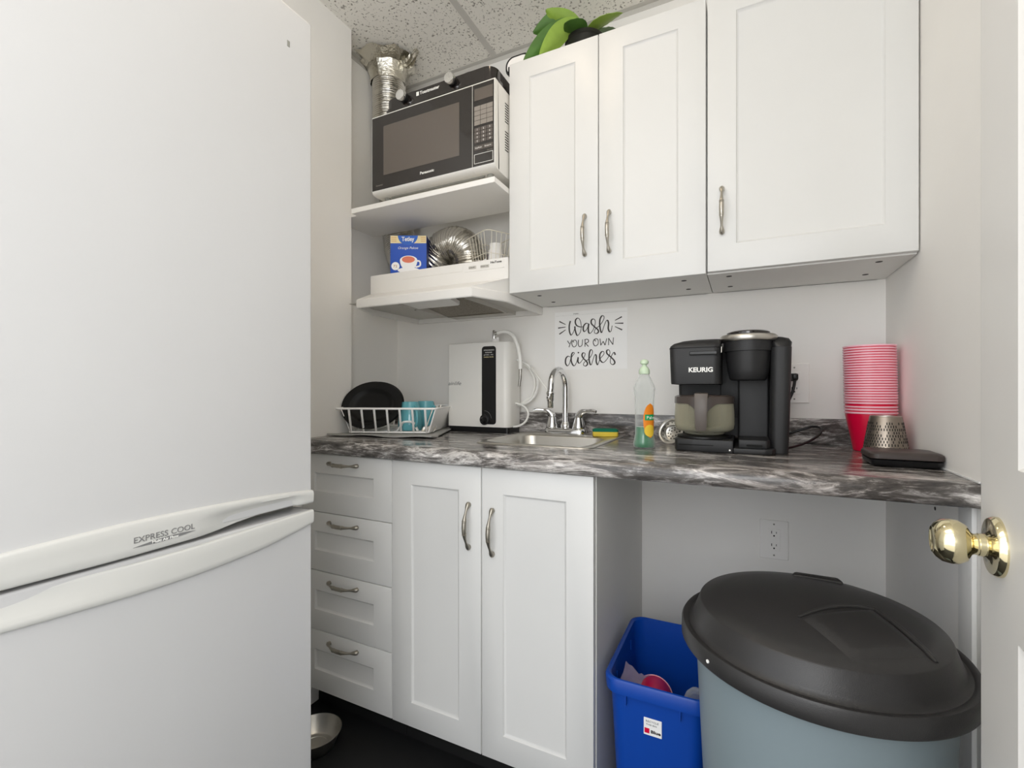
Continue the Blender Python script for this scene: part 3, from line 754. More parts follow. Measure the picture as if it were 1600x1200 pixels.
def mug(label, lx, ly, hang, rr=0.044, hh=0.104, tilt=0.0):
    p = RM @ Vector((lx, ly, 0.003)); m = thing('mug', label, 'mug', p, hang, 'teal mugs in the dish rack')
    m.rotation_euler = (tilt, 0, hang)
    b = NB(); lathe(b, [(rr - 0.004, 0.004), (rr - 0.0015, 0.0), (rr, 0.002), (rr + 0.0005, 0.03), (rr - 0.004, 0.060), (rr - 0.011, hh - 0.008), (rr - 0.014, hh), (rr - 0.017, hh - 0.001), (rr - 0.018, hh - 0.003), (0, hh - 0.003), (0, hh - 0.007), (rr - 0.016, hh - 0.010), (rr - 0.008, 0.06), (rr - 0.004, 0.004)], seg=36); link('body', b, 'teal', m, 60)
    b = NB(); tube(b, [(rr - 0.003, 0, 0.016), (rr + 0.012, 0, 0.018), (rr + 0.024, 0, 0.030), (rr + 0.028, 0, 0.052), (rr + 0.020, 0, 0.070), (rr - 0.010, 0, 0.084)], [0.006, 0.0055, 0.005, 0.005, 0.0055, 0.006], 12, smooth=5, flat=(1.0, 1.2)); link('handle', b, 'teal', m, 60)
mug('teal mug upside down beside the black plates, standing in front of the other mug', 0.200, 0.070, math.radians(-32))
mug('teal mug upside down at the right side of the dish rack, behind the other mug', 0.232, 0.172, math.radians(-2), tilt=0.0)
tt = RM @ Vector((0.262, 0.040, 0.003))
b = NB()
for i, (dx, dy) in enumerate(((0, 0), (0.008, 0.012), (-0.007, 0.014), (0.004, 0.026))):
    pass
for i in range(3):
    sp = thing('teaspoon', ['teaspoon standing in the dish rack nearest its right corner', 'teaspoon in the dish rack leaning behind the nearest spoon', 'teaspoon in the dish rack closest to the white side panel'][i], 'spoon', (0, 0, 0), 0, 'cutlery in the dish rack')
    p = RM @ Vector((0.268 + 0.010 * i, 0.022 + 0.020 * i, 0.004)); q_ = RM @ Vector((0.285 + 0.010 * i, 0.070 + 0.018 * i, 0.085 + 0.004 * i))
    b = NB(); tube(b, [p, p.lerp(q_, 0.5), q_], [0.0030, 0.0018, 0.0032], 8, smooth=4, flat=(1.3, 0.5)); link('stem', b, 'steel', sp, 60)
    b = NB(); dd = (q_ - p).normalized(); lathe(b, [(0, -0.003), (0.008, -0.001), (0.011, 0.002), (0.010, 0.0025), (0.007, 0.0), (0, -0.0015)], p + Vector((0, 0, 0.004)), (0.2, -0.8, 0.5), 16, sx=1.0, sy=1.4); link('bowl', b, 'steel', sp, 60)

# ------------------------------------------------------------------ water filter unit
t = wthing('water_filter_unit', 'white countertop water ionizer with a tall black control strip', 'water filter')
ix0, ix1, iy0, iy1 = -1.0549, -0.785, 1.564, 1.6685
b = NB(); rloft(b, [(ix0 + 0.002, ix1 - 0.002, iy0 + 0.002, iy1, 0.010, CT + 0.0005), (ix0 + 0.002, ix1 - 0.002, iy0 + 0.002, iy1, 0.010, CT + 0.021)], k=8); link('base', b, 'black', t)
def ionsec(i, z):  # squarish left, well rounded front right corner
    x0, x1, y0, y1 = ix0 + i, ix1 - i, iy0 + i, iy1 - i; out = []
    for cx, cy, a, r in ((x1 - 0.008, y1 - 0.008, 0, 0.008), (x0 + 0.008, y1 - 0.008, 90, 0.008), (x0 + 0.006, y0 + 0.006, 180, 0.006), (x1 - 0.026, y0 + 0.026, 270, 0.026)):
        for k in range(9):
            q = math.radians(a + 90 * k / 8); out.append((cx + r * math.cos(q), cy + r * math.sin(q), z))
    return out
b = NB(); loft(b, [ionsec(0, CT + 0.021), ionsec(0, 1.256), ionsec(0.001, 1.2585), ionsec(0.003, 1.2600)]); link('housing', b, 'appliance', t, 50)
b = NB(); prism(b, rrect(-0.8992, -0.8379, 0.9455, 1.2435, 0.012), iy0 - 0.0015, iy0 + 0.002, 'y', 0.0006, 1); cp = link('control_strip', b, 'black', t, 40)
for i, (s, w) in enumerate((('HYDROGEN RICH', 0.044), ('ALKALINE', 0.030), ('pH 8.5 - 9.5', 0.040), ('PURIFIED WATER', 0.042))):
    letters('lettering', s, 0.0058, FRONT((-0.8895 + (0.005 if i == 1 else 0), iy0 - 0.0018, 1.2265 - i * 0.0088)), 'inkwhite' if i < 3 else 'gold', cp, w)
b = NB(); lathe(b, [(0.020, 0), (0.020, 0.004), (0.012, 0.006), (0.0105, 0.014), (0.008, 0.018), (0, 0.0185)], (-0.8865, iy0 - 0.0012, 0.9630), (0, -1, 0), 28); link('knob', b, 'black', cp, 50)
b = NB(); tube(b, [(-0.8865 + 0.030 * math.cos(a), iy0 - 0.0018, 0.963 + 0.034 * math.sin(a)) for a in [math.radians(10 + 80 * i / 10) for i in range(11)]], 0.0006, 6)
link('dial_scale', b, 'inkgrey', cp)
letters('lettering', 'ainlife', 0.020, FRONT((-1.0530, iy0 - 0.0004, 1.0960)), 'inkgrey', t, 0.060, shear=0.25)
b = NB(); lathe(b, [(0.0155, 0), (0.0155, 0.012), (0.0125, 0.016), (0, 0.016)], (-0.868, 1.615, 1.2600), seg=20); lathe(b, [(0.006, 0.01), (0.006, 0.020), (0, 0.02)], (-0.858, 1.615, 1.262), seg=14); link('outlet_fitting', b, 'whitec', t, 50)
b = NB(); lathe(b, [(0.0065, 0), (0.0065, 0.030), (0.005, 0.036), (0, 0.036)], (-0.8740, 1.615, 1.2740), seg=16); tube(b, [(-0.874, 1.615, 1.294), (-0.862, 1.612, 1.299), (-0.852, 1.610, 1.296)], 0.0060, 12); link('elbow', b, 'chrome', t, 60)
b = NB(); tube(b, [(-0.856, 1.611, 1.297), (-0.828, 1.605, 1.3020), (-0.795, 1.600, 1.292), (-0.768, 1.596, 1.258), (-0.752, 1.592, 1.205), (-0.748, 1.590, 1.155)], 0.0072, 14, smooth=6); link('spout_hose', b, 'hose', t, 60)
b = NB(); tube(b, [(-0.748, 1.590, 1.158), (-0.749, 1.590, 1.120), (-0.7535, 1.590, 1.0895)], [0.0062, 0.0055, 0.0048], 14); link('spout_tip', b, 'tip', t, 60)
b = NB(); tube(b, [(-0.786, 1.640, 1.195), (-0.750, 1.648, 1.176), (-0.716, 1.652, 1.140), (-0.704, 1.652, 1.100), (-0.716, 1.650, 1.055), (-0.745, 1.645, 1.028), (-0.786, 1.640, 1.018)], 0.0056, 12, smooth=7); link('supply_hose', b, 'hose', t, 60)
b = NB(); tube(b, [(-0.786, 1.652, 1.186), (-0.744, 1.660, 1.160), (-0.722, 1.662, 1.110), (-0.730, 1.660, 1.058), (-0.760, 1.655, 1.030), (-0.786, 1.650, 1.012)], 0.0050, 12, smooth=7); link('supply_hose', b, 'hose', t, 60)
b = NB(); tube(b, [(-0.786, 1.628, 1.026), (-0.752, 1.624, 1.016), (-0.730, 1.620, 0.990), (-0.738, 1.616, 0.958), (-0.764, 1.612, 0.940), (-0.788, 1.608, 0.936)], 0.0042, 10, smooth=7); link('drain_tube', b, 'hose', t, 60)
b = NB(); tube(b, [(-0.738, 1.654, 1.172), (-0.700, 1.590, 1.150), (-0.650, 1.535, 1.118), (-0.603, 1.512, 1.070)], 0.0026, 8, smooth=6); link('feed_tube', b, 'hose', t, 60)

# ------------------------------------------------------------------ coffee maker
t = wthing('coffee_maker', 'black dual coffee maker with a glass carafe side and a pod side with silver lid', 'coffee maker')
z0 = CT + 0.001
b = NB()   # base: left warming plinth, right drip platform
prism(b, [(-0.167, 1.345), (-0.160, 1.328), (-0.120, 1.320), (-0.030, 1.3165), (-0.022, 1.3165), (-0.022, 1.600), (-0.167, 1.600)], z0, z0 + 0.032, 'z', 0.003)
prism(b, [(-0.022, 1.3165), (0.050, 1.318), (0.066, 1.324), (0.074, 1.345), (0.078, 1.600), (-0.022, 1.600)], z0, z0 + 0.014, 'z', 0.003)
link('base', b, 'blackm', t, 40)
b = NB(); lathe(b, [(0.066, 0), (0.070, 0.002), (0.070, 0.006), (0.060, 0.008), (0, 0.008)], (-0.0965, 1.398, z0 + 0.031), seg=36); link('hot_plate', b, 'black', t, 50)
b = NB(); prism(b, [(-0.010, 1.322), (0.054, 1.323), (0.062, 1.340), (0.062, 1.440), (-0.010, 1.440)], z0 + 0.0135, z0 + 0.036, 'z', 0.004); dr = link('drip_tray', b, 'blackm', t, 40)
b = NB(); prism(b, rrect(0.008, 0.044, z0 + 0.0185, z0 + 0.0245, 0.0028), 1.3205, 1.3240, 'y'); link('tray_slot', b, 'dark', dr)
b = NB(); prism(b, rrect(-0.155, -0.040, z0 + 0.0165, z0 + 0.0185, 0.0009), 1.3180, 1.3215, 'y'); link('base_groove', b, 'dark', t)
b = NB(); disc(b, (-0.0300, 1.3160, z0 + 0.008), 0.0022, (0, -1, 0), 0.0006, 12); link('indicator', b, 'inkwhite', t)
b = NB()   # rear tower
rloft(b, [(-0.172, 0.070, 1.492, 1.600, 0.012, z0 + 0.03), (-0.175, 0.072, 1.492, 1.602, 0.012, 1.10), (-0.177, 0.074, 1.492, 1.604, 0.012, 1.195)]); link('rear_tower', b, 'blackm', t, 40)
b = NB()   # right side column (water tank)
rloft(b, [(0.062, 0.104, 1.362, 1.604, 0.016, z0), (0.064, 0.108, 1.360, 1.606, 0.016, 1.05), (0.064, 0.111, 1.356, 1.608, 0.018, 1.186)], k=6); link('water_tank', b, 'blackm', t, 40)
b = NB(); rloft(b, [(0.066, 0.110, 1.358, 1.606, 0.017, 1.1865), (0.060, 0.112, 1.362, 1.606, 0.018, 1.198), (0.056, 0.106, 1.372, 1.600, 0.018, 1.209), (0.052, 0.092, 1.385, 1.590, 0.016, 1.214)], k=6); link('tank_lid', b, 'black', t, 50)
b = NB()   # pillar below pod holder
rloft(b, [(-0.012, 0.063, 1.440, 1.500, 0.006, z0 + 0.014), (-0.012, 0.064, 1.436, 1.500, 0.006, 1.200)]); box(b, -0.058, 0.062, 1.470, 1.50, 1.0, 1.200, 0.003); link('pod_pillar', b, 'blackm', t, 40)
b = NB()   # carafe side brew head
def head(i, z): return [(x, y, z) for x, y in [(p[0], p[1]) for p in rrect(-0.1805 + i, -0.052, 1.330 + i, 1.600 - i, 0.018, 6)]]
loft(b, [head(0.004, 1.0925), head(0.003, 1.096), head(0.0015, 1.14), head(0.0, 1.1900), head(0.002, 1.1960), head(0.010, 1.2030), head(0.030, 1.2105), head(0.055, 1.2150)]); hd = link('brew_head', b, 'blackm', t, 45)
b = NB(); tube(b, [p for p in head(-0.0004, 1.1893)], 0.0008, 6, closed=True); link('lid_seam', b, 'dark', hd)
b = NB(); prism(b, rrect(-0.128, -0.060, 1.1700, 1.1790, 0.004), 1.3265, 1.3340, 'y', 0.0012, 1); lg = link('lid_grip', b, 'black', hd, 40)
b = NB(); prism(b, rrect(-0.128, -0.060, 1.1690, 1.1715, 0.001), 1.3262, 1.3300, 'y'); link('grip_shadow_gap', b, 'dark', lg)
letters('lettering', 'KEURIG', 0.0168, FRONT((-0.1298, 1.3298, 1.1245)), 'inkwhite', hd, 0.0595, bold=0.0006)
b = NB()   # pod holder
PX, PY = 0.0125, 1.392
lathe(b, [(0, 1.102), (0.040, 1.102), (0.0445, 1.106), (0.0500, 1.130), (0.0530, 1.160), (0.0545, 1.178), (0.0590, 1.1785), (0.0595, 1.205), (0, 1.207)], (PX, PY, 0), seg=48); ph = link('pod_holder', b, 'blackm', t, 45)
b = NB(); box(b, -0.004, 0.060, PY, 1.500, 1.120, 1.203, 0.004); link('holder_mount', b, 'black', ph, 40)
b = NB(); lathe(b, [(0.0560, 1.2035), (0.0670, 1.2045), (0.0700, 1.2090), (0.0695, 1.2170), (0.0650, 1.2215), (0.050, 1.2235), (0, 1.2235)], (PX, PY + 0.004, 0), seg=48)
box(b, PX - 0.035, PX + 0.055, PY + 0.03, 1.475, 1.205, 1.2205, 0.005); ls = link('silver_lid', b, 'steel', t, 45)
b = NB(); lathe(b, [(0.0500, 1.2230), (0.0520, 1.2235), (0.0520, 1.2285), (0.0460, 1.2318), (0, 1.2335)], (PX, PY + 0.006, 0), seg=48); link('lid_cap', b, 'glassblack', ls, 45)
b = NB(); tube(b, [(-0.0500, 1.3420, 1.190), (-0.0505, 1.3420, 1.175)], 0.0008, 6); link('holder_highlight', b, 'nickel', t)  # bright line standing in for a highlight left of the holder
# cord: from the back round to the outlet
b = NB(); tube(b, [(0.095, 1.600, 0.938), (0.130, 1.612, 0.950), (0.175, 1.612, 0.968), (0.197, 1.595, 0.969), (0.195, 1.565, 0.955), (0.165, 1.520, 0.936), (0.130, 1.480, 0.925), (0.108, 1.455, 0.921)], 0.0036, 10, smooth=7); link('power_cord', b, 'black', t, 60)
b = NB(); tube(b, [(0.142, 1.655, 1.112), (0.139, 1.645, 1.092), (0.134, 1.642, 1.070), (0.122, 1.640, 1.038), (0.109, 1.636, 1.005), (0.102, 1.630, 0.975)], 0.0042, 10, smooth=7); link('power_cord', b, 'black', t, 60)
b = NB(); prism(b, rrect(0.1255, 0.1500, 1.104, 1.127, 0.006), 1.6560, 1.6795, 'y', 0.003, 2); box(b, 0.134, 0.150, 1.645, 1.664, 1.108, 1.126, 0.003); link('plug', b, 'black', t, 50)

# carafe
t = thing('coffee_carafe', 'glass coffee carafe with grey handle in the coffee maker', 'carafe', (-0.0965, 1.398, z0 + 0.0395))
b = NB(); lathe(b, [(0, 0.0), (0.042, 0.0), (0.052, 0.004), (0.053, 0.009), (0.068, 0.011), (0.0755, 0.018), (0.0770, 0.030), (0.0765, 0.060), (0.0745, 0.095), (0.072, 0.104),
                    (0.070, 0.104), (0.0725, 0.095), (0.0745, 0.060), (0.0745, 0.030), (0.073, 0.020), (0.066, 0.014), (0, 0.012)], seg=56); link('glass_bowl', b, 'glass', t, 60)
b = NB(); lathe(b, [(0, 0.0135), (0.066, 0.0155), (0.0738, 0.024), (0.0742, 0.036), (0, 0.036)], seg=48); link('water', b, 'clearp', t, 60)
b = NB(); lathe(b, [(0.0742, 0.0855), (0.0772, 0.086), (0.0765, 0.104), (0.070, 0.108), (0, 0.110)], seg=56)
hm = math.radians(-90)
for i in range(-12, 13):   # collar dips towards the handle
    pass
cols_ = []
for i in range(25):
    a = hm + math.radians(-30 + 60 * i / 24); q = abs(i - 12) / 12; zlow = 0.086 - 0.040 * (1 - q) ** 1.6 if q < 1 else 0.086
    cols_.append((a, zlow))
rows = [[b.verts.new(((0.0785) * math.cos(a), (0.0785) * math.sin(a), z)) for a, _ in cols_] for z in (0.0870,)]
low = [b.verts.new((0.0785 * math.cos(a), 0.0785 * math.sin(a), z)) for a, z in cols_]
for i in range(24): b.faces.new((rows[0][i], rows[0][i + 1], low[i + 1], low[i]))
link('collar', b, 'panelgrey', t, 50)
b = NB(); loops = []
for y, z, w, th_ in ((-0.074, 0.104, 0.016, 0.006), (-0.090, 0.112, 0.0165, 0.006), (-0.104, 0.110, 0.0160, 0.007), (-0.110, 0.098, 0.0155, 0.007), (-0.110, 0.060, 0.0145, 0.0065), (-0.107, 0.030, 0.0138, 0.006), (-0.104, 0.018, 0.0120, 0.005)):
    loops.append((y, z, w, th_))
L2 = []
for i, (y, z, w, th_) in enumerate(loops):
    y0_, z0_ = loops[max(i - 1, 0)][:2]; y1_, z1_ = loops[min(i + 1, len(loops) - 1)][:2]
    d_ = Vector((y1_ - y0_, z1_ - z0_)).normalized(); n_ = Vector((-d_.y, d_.x))
    L2.append([(px * w / 0.016, y + n_.x * pn * th_, z + n_.y * pn * th_) for px, pn in ((-0.016, -0.3), (-0.012, -0.5), (0.012, -0.5), (0.016, -0.3), (0.016, 0.3), (0.012, 0.5), (-0.012, 0.5), (-0.016, 0.3))])
loft(b, L2); link('handle', b, 'btn2', t, 40)

# ------------------------------------------------------------------ outlets
def outlet(x0, z0, label, plugtop=False):
    t = wthing('wall_outlet', label, 'outlet'); x1, z1 = x0 + 0.079, z0 + 0.1215; cx, cz = (x0 + x1) / 2, (z0 + z1) / 2
    b = NB(); prism(b, rrect(x0, x1, z0, z1, 0.003), YB - 0.006, YB - 0.0003, 'y', 0.0018, 2); link('cover_plate', b, 'whitec', t, 50)
    b = NB(); prism(b, rrect(cx - 0.017, cx + 0.017, cz - 0.034, cz + 0.034, 0.002), YB - 0.0085, YB - 0.005, 'y', 0.0006, 1); r_ = link('receptacle', b, 'whitec', t, 40)
    for s in (1, -1):
        if plugtop and s == 1: continue
        zc_ = cz + s * 0.0195
        b = NB(); box(b, cx - 0.0075, cx - 0.0055, YB - 0.0090, YB - 0.0080, zc_, zc_ + 0.008); box(b, cx + 0.0055, cx + 0.0072, YB - 0.0090, YB - 0.0080, zc_ + 0.001, zc_ + 0.007)
        disc(b, (cx, YB - 0.0086, zc_ - 0.0065), 0.0024, (0, -1, 0), 0.0006, 12); link('socket_slots', b, 'dark', r_)
    for s in (1, -1):
        b = NB(); disc(b, (cx, YB - 0.0058, cz + s * 0.0485), 0.0026, (0, -1, 0), 0.0008, 14); link('screw', b, 'gasket', t)
outlet(0.0481, 0.5455, 'white double wall outlet under the counter above the bins')
outlet(0.1030, 1.0365, 'white wall outlet right of the coffee maker with a black plug in it', True)

# ------------------------------------------------------------------ cup stack, holder, case
CX, CY = 0.3055, 1.545
def cup_bm(rt=0.0585, rb=0.038, h=0.105):
    bm = NB()
    lathe(bm, [(0, 0.004), (rb - 0.004, 0.004), (rb - 0.002, 0.0), (rb, 0.001), (rb + (rt - rb) * 0.30, h * 0.34), (rt - 0.003, h - 0.012), (rt - 0.0026, h - 0.0045)], seg=40, mi=0)
    lathe(bm, [(rt - 0.0030, h - 0.0045), (rt - 0.0008, h - 0.0050), (rt, h - 0.0030), (rt - 0.0006, h - 0.0008), (rt - 0.0025, h - 0.0003), (rt - 0.0042, h - 0.0022)], seg=40, mi=1)
    lathe(bm, [(rt - 0.0042, h - 0.0022), (rb + (rt - rb) * 0.28, h * 0.34), (rb - 0.001, 0.0055), (0, 0.0055)], seg=40, mi=2)
    return bm
ords = ['', 'second', 'third', 'fourth', 'fifth', 'sixth', 'seventh', 'eighth', 'ninth', 'tenth', 'eleventh', 'twelfth', 'thirteenth']
heights = [0.0, 0.0080, 0.0155]
z_ = 0.0258
for i in range(23): heights.append(z_ + 0.0068 * i)
N_ = len(heights)
cup0 = link('plastic_cup', cup_bm(), None, None, 50, mats=['red', 'pink', 'whitec'])
for i, hz in enumerate(heights):
    o = cup0 if i == 0 else cup0.copy()
    if i: C.objects.link(o)
    o.location = (CX - 0.0035 * i / N_, CY, CT + 0.0005 + hz)
    if i == 0: lab = 'red plastic cup at the bottom of the tall cup stack'
    elif i == N_ - 1: lab = 'red plastic cup on top of the tall cup stack'
    elif i <= 12: lab = 'red plastic cup, %s from the bottom of the tall stack' % ords[i]
    else: lab = 'red plastic cup, %s from the top of the tall stack' % ords[N_ - 1 - i]
    tag(o, lab, 'cup', 'red plastic cups stacked in the corner')

t = thing('metal_cup_holder', 'upturned brown metal cup with a pattern of small slots before the red cups', 'holder', (0.3115, 1.425, CT + 0.0005))
b = NB(); lathe(b, [(0.0455, 0.0), (0.0470, 0.001), (0.0465, 0.006), (0.0320, 0.0965), (0.0310, 0.0985), (0.029, 0.0990), (0, 0.0990)], seg=48); link('body', b, 'cuppewter', t, 50)
b = NB(); rnd = random.Random(3)
for row in range(11):
    zc_ = 0.010 + row * 0.0072
    rad = 0.0465 - (0.0465 - 0.0320) * (zc_ - 0.006) / 0.0905
    n = 44
    for k in range(n):
        if rnd.random() < 0.22: continue
        a = 2 * PI * (k + 0.5 * (row % 2)) / n
        h_ = (0.0016 if row < 3 else 0.0026) + rnd.random() * 0.0008
        m4 = Matrix.Translation((rad * math.cos(a), rad * math.sin(a), zc_)) @ Matrix.Rotation(a, 4, 'Z') @ Matrix.Rotation(-0.16, 4, 'Y')
        box(b, -0.0006, 0.0004, -0.0010, 0.0010, -h_, h_, mtx=m4)
link('slot_pattern', b, 'slot', t)
b = NB(); tube(b, [(0.0300 * math.cos(2 * PI * i / 40), 0.0300 * math.sin(2 * PI * i / 40), 0.0988) for i in range(40)], 0.0012, 6, closed=True); link('rim', b, 'steel', t, 60)

t = wthing('flat_case', 'flat black rounded case at the right end of the counter', 'case')
b = NB(); rloft(b, [(0.254, 0.358, 1.240, 1.322, 0.014, CT + 0.0005), (0.246, 0.365, 1.233, 1.330, 0.016, CT + 0.005), (0.244, 0.367, 1.231, 1.332, 0.016, CT + 0.0145), (0.246, 0.365, 1.233, 1.330, 0.015, CT + 0.0155)], k=8); link('lower_shell', b, 'black', t, 50)
b = NB(); rloft(b, [(0.246, 0.365, 1.233, 1.330, 0.015, CT + 0.0165), (0.243, 0.3685, 1.230, 1.333, 0.016, CT + 0.018), (0.243, 0.3685, 1.230, 1.333, 0.016, CT + 0.0275), (0.247, 0.3645, 1.234, 1.329, 0.014, CT + 0.031), (0.258, 0.3535, 1.245, 1.318, 0.010, CT + 0.0325)], k=8); link('upper_shell', b, 'traytop', t, 50)

# ------------------------------------------------------------------ sign on the wall
SIGN_SCRIPT = [
  [(-0.5856, 1.3378), (-0.5898, 1.3215), (-0.5898, 1.3033), (-0.5862, 1.289), (-0.5814, 1.2843), (-0.574, 1.2944), (-0.5687, 1.3081), (-0.5681, 1.3161), (-0.5666, 1.302), (-0.5614, 1.2856), (-0.5561, 1.2814), (-0.5468, 1.2929), (-0.543, 1.3106), (-0.5447, 1.3287), (-0.5499, 1.3421), (-0.5572, 1.3466), (-0.5645, 1.341), (-0.566, 1.3301), (-0.5603, 1.3187), (-0.5468, 1.3129), (-0.5353, 1.3126)],
  [(-0.5142, 1.3224), (-0.524, 1.325), (-0.5327, 1.317), (-0.5353, 1.3042), (-0.5312, 1.2944), (-0.524, 1.2996), (-0.5174, 1.3111), (-0.5142, 1.3224), (-0.5158, 1.3051), (-0.5142, 1.2911), (-0.5087, 1.2868), (-0.5005, 1.2943), (-0.495, 1.3039), (-0.4894, 1.3213), (-0.4902, 1.3341), (-0.4975, 1.3396), (-0.504, 1.3341), (-0.5032, 1.3221), (-0.4914, 1.3096), (-0.4797, 1.2991), (-0.4773, 1.2901), (-0.4853, 1.2846), (-0.4924, 1.2899), (-0.4884, 1.3015), (-0.4753, 1.3116), (-0.4643, 1.3236), (-0.4563, 1.3388), (-0.4573, 1.347), (-0.4643, 1.3487), (-0.4713, 1.3358), (-0.4723, 1.3163), (-0.4693, 1.2965), (-0.4643, 1.2874), (-0.4573, 1.3076), (-0.4494, 1.3266), (-0.4435, 1.3311), (-0.4395, 1.3201), (-0.4405, 1.3007), (-0.4356, 1.2888), (-0.4297, 1.2923), (-0.4262, 1.3106)],
  [(-0.5871, 1.2018), (-0.5952, 1.2045), (-0.6037, 1.1956), (-0.6048, 1.1784), (-0.5973, 1.1681), (-0.5888, 1.178), (-0.5835, 1.196), (-0.5735, 1.2098), (-0.5698, 1.2153), (-0.575, 1.2183), (-0.5807, 1.21), (-0.5824, 1.1879), (-0.5761, 1.1716), (-0.5687, 1.1684), (-0.5603, 1.1833), (-0.5555, 1.1992), (-0.5559, 1.1832), (-0.5499, 1.177), (-0.5416, 1.1848), (-0.5312, 1.2004), (-0.5281, 1.2119), (-0.5353, 1.2155), (-0.5401, 1.2067), (-0.5343, 1.1946), (-0.522, 1.1823), (-0.5189, 1.1723), (-0.5271, 1.1655), (-0.5343, 1.1706), (-0.5302, 1.1805), (-0.5148, 1.191), (-0.5036, 1.2055), (-0.4995, 1.2192), (-0.5046, 1.2263), (-0.5107, 1.2176), (-0.5127, 1.1959), (-0.5107, 1.178), (-0.5046, 1.1699), (-0.4975, 1.1895), (-0.4904, 1.207), (-0.4853, 1.202), (-0.4853, 1.1813), (-0.4803, 1.1694), (-0.4757, 1.1791), (-0.4703, 1.1917), (-0.4573, 1.2069), (-0.4569, 1.2161), (-0.4643, 1.2173), (-0.4717, 1.2064), (-0.4709, 1.1878), (-0.4603, 1.1773), (-0.4494, 1.1842), (-0.4385, 1.1995), (-0.4342, 1.213), (-0.4385, 1.2228), (-0.4458, 1.2202), (-0.445, 1.2094), (-0.4317, 1.1973), (-0.419, 1.1834), (-0.417, 1.1737), (-0.4248, 1.1686), (-0.4326, 1.176), (-0.4317, 1.1915), (-0.4248, 1.2078), (-0.419, 1.2128), (-0.4145, 1.2036)],
]
SIGN_PRINT = [
  [(-0.5973, 1.2632), (-0.5892, 1.2511)],
  [(-0.5792, 1.2664), (-0.585, 1.2546), (-0.5913, 1.2387)],
  [(-0.5702, 1.2644), (-0.5778, 1.2603), (-0.5797, 1.2503), (-0.575, 1.2405), (-0.5677, 1.2394), (-0.5614, 1.2465), (-0.5609, 1.2575), (-0.5656, 1.2642), (-0.5702, 1.2644)],
  [(-0.5761, 1.2627), (-0.5719, 1.256)],
  [(-0.5536, 1.2648), (-0.5547, 1.2492), (-0.552, 1.2407), (-0.5468, 1.2393), (-0.5405, 1.2436), (-0.5385, 1.2545), (-0.5378, 1.2655)],
  [(-0.5281, 1.2644), (-0.5285, 1.2382)],
  [(-0.5306, 1.2637), (-0.522, 1.2657), (-0.5154, 1.2624), (-0.5162, 1.2545), (-0.5271, 1.25)],
  [(-0.5261, 1.25), (-0.5146, 1.238)],
  [(-0.4874, 1.266), (-0.4944, 1.2614), (-0.4969, 1.2517), (-0.4924, 1.241), (-0.4853, 1.2399), (-0.4783, 1.2469), (-0.4779, 1.2587), (-0.4823, 1.2648), (-0.4874, 1.266)],
  [(-0.4934, 1.2643), (-0.4874, 1.2562)],
  [(-0.4713, 1.2652), (-0.4683, 1.2406)],
  [(-0.4683, 1.2406), (-0.4593, 1.2549)],
  [(-0.4593, 1.2549), (-0.4524, 1.2405)],
  [(-0.4524, 1.2405), (-0.4458, 1.265)],
  [(-0.4391, 1.24), (-0.4395, 1.2657)],
  [(-0.4395, 1.2657), (-0.4235, 1.2412)],
  [(-0.4235, 1.2412), (-0.4215, 1.2671)],
]
SIGN_RAYS = [
  [(-0.63, 1.3386), (-0.6048, 1.3254)],
  [(-0.635, 1.3136), (-0.6048, 1.3159)],
  [(-0.63, 1.2898), (-0.6048, 1.3052)],
  [(-0.3909, 1.3405), (-0.416, 1.3287)],
  [(-0.3856, 1.3167), (-0.4164, 1.3183)],
  [(-0.39, 1.293), (-0.416, 1.3067)],
]
SIGN_DOT = (-0.554, 1.2168)
t = wthing('paper_sign', 'white paper sign reading Wash your own dishes taped above the faucet', 'sign')
b = NB(); box(b, -0.6480, -0.3710, YB - 0.0010, YB - 0.0003, 1.1530, 1.3730); link('sheet', b, 'paper', t)
b = NB()
for s in SIGN_SCRIPT: ribbon(b, s, 0.0025, 0.0056, 8)
disc(b, (SIGN_DOT[0], 0, SIGN_DOT[1]), 0.0030, (0, -1, 0), 0.0003, 14)
for s in SIGN_RAYS:
    (xa, za), (xb, zb_) = s; d_ = Vector((xb - xa, 0, zb_ - za)); n_ = Vector((-d_.z, 0, d_.x)).normalized()
    pl = [(xa + n_.x * 0.0023, za + n_.z * 0.0023), (xb + n_.x * 0.0012, zb_ + n_.z * 0.0012), (xb - n_.x * 0.0012, zb_ - n_.z * 0.0012), (xa - n_.x * 0.0023, za - n_.z * 0.0023)]
    prism(b, pl, -0.0003, 0, 'y')
b.transform(Matrix.Translation((0, YB - 0.0010, 0))); link('lettering', b, 'ink', t, 0)
b = NB()
for s in SIGN_PRINT: ribbon(b, s, 0.0027, 0.0031, 6)
b.transform(Matrix.Translation((0, YB - 0.0010, 0))); link('lettering', b, 'ink', t, 0)
letters('lettering', 'Hello', 0.006, FRONT((-0.5730, YB - 0.0012, 1.3615)), 'ink', t, 0.020)
b = NB(); box(b, -0.645, -0.372, YB - 0.0014, YB - 0.0009, 1.3590, 1.3592); link('fold_line', b, 'gasket', t)

# ------------------------------------------------------------------ open shelf, range hood
b = NB(); prism(b, [(-1.3005, 1.294), (-0.6985, 1.294), (-0.6985, 1.535), (XL + 0.001, 1.535), (XL + 0.001, YS + 0.002), (-1.3005, YS + 0.002)], 1.7293, 1.7474, 'z', 0.0008, 1)
tag(link('wall_shelf', b, 'shelf', None, 30), 'white shelf board carrying the microwave left of the wall cabinets', 'shelf')

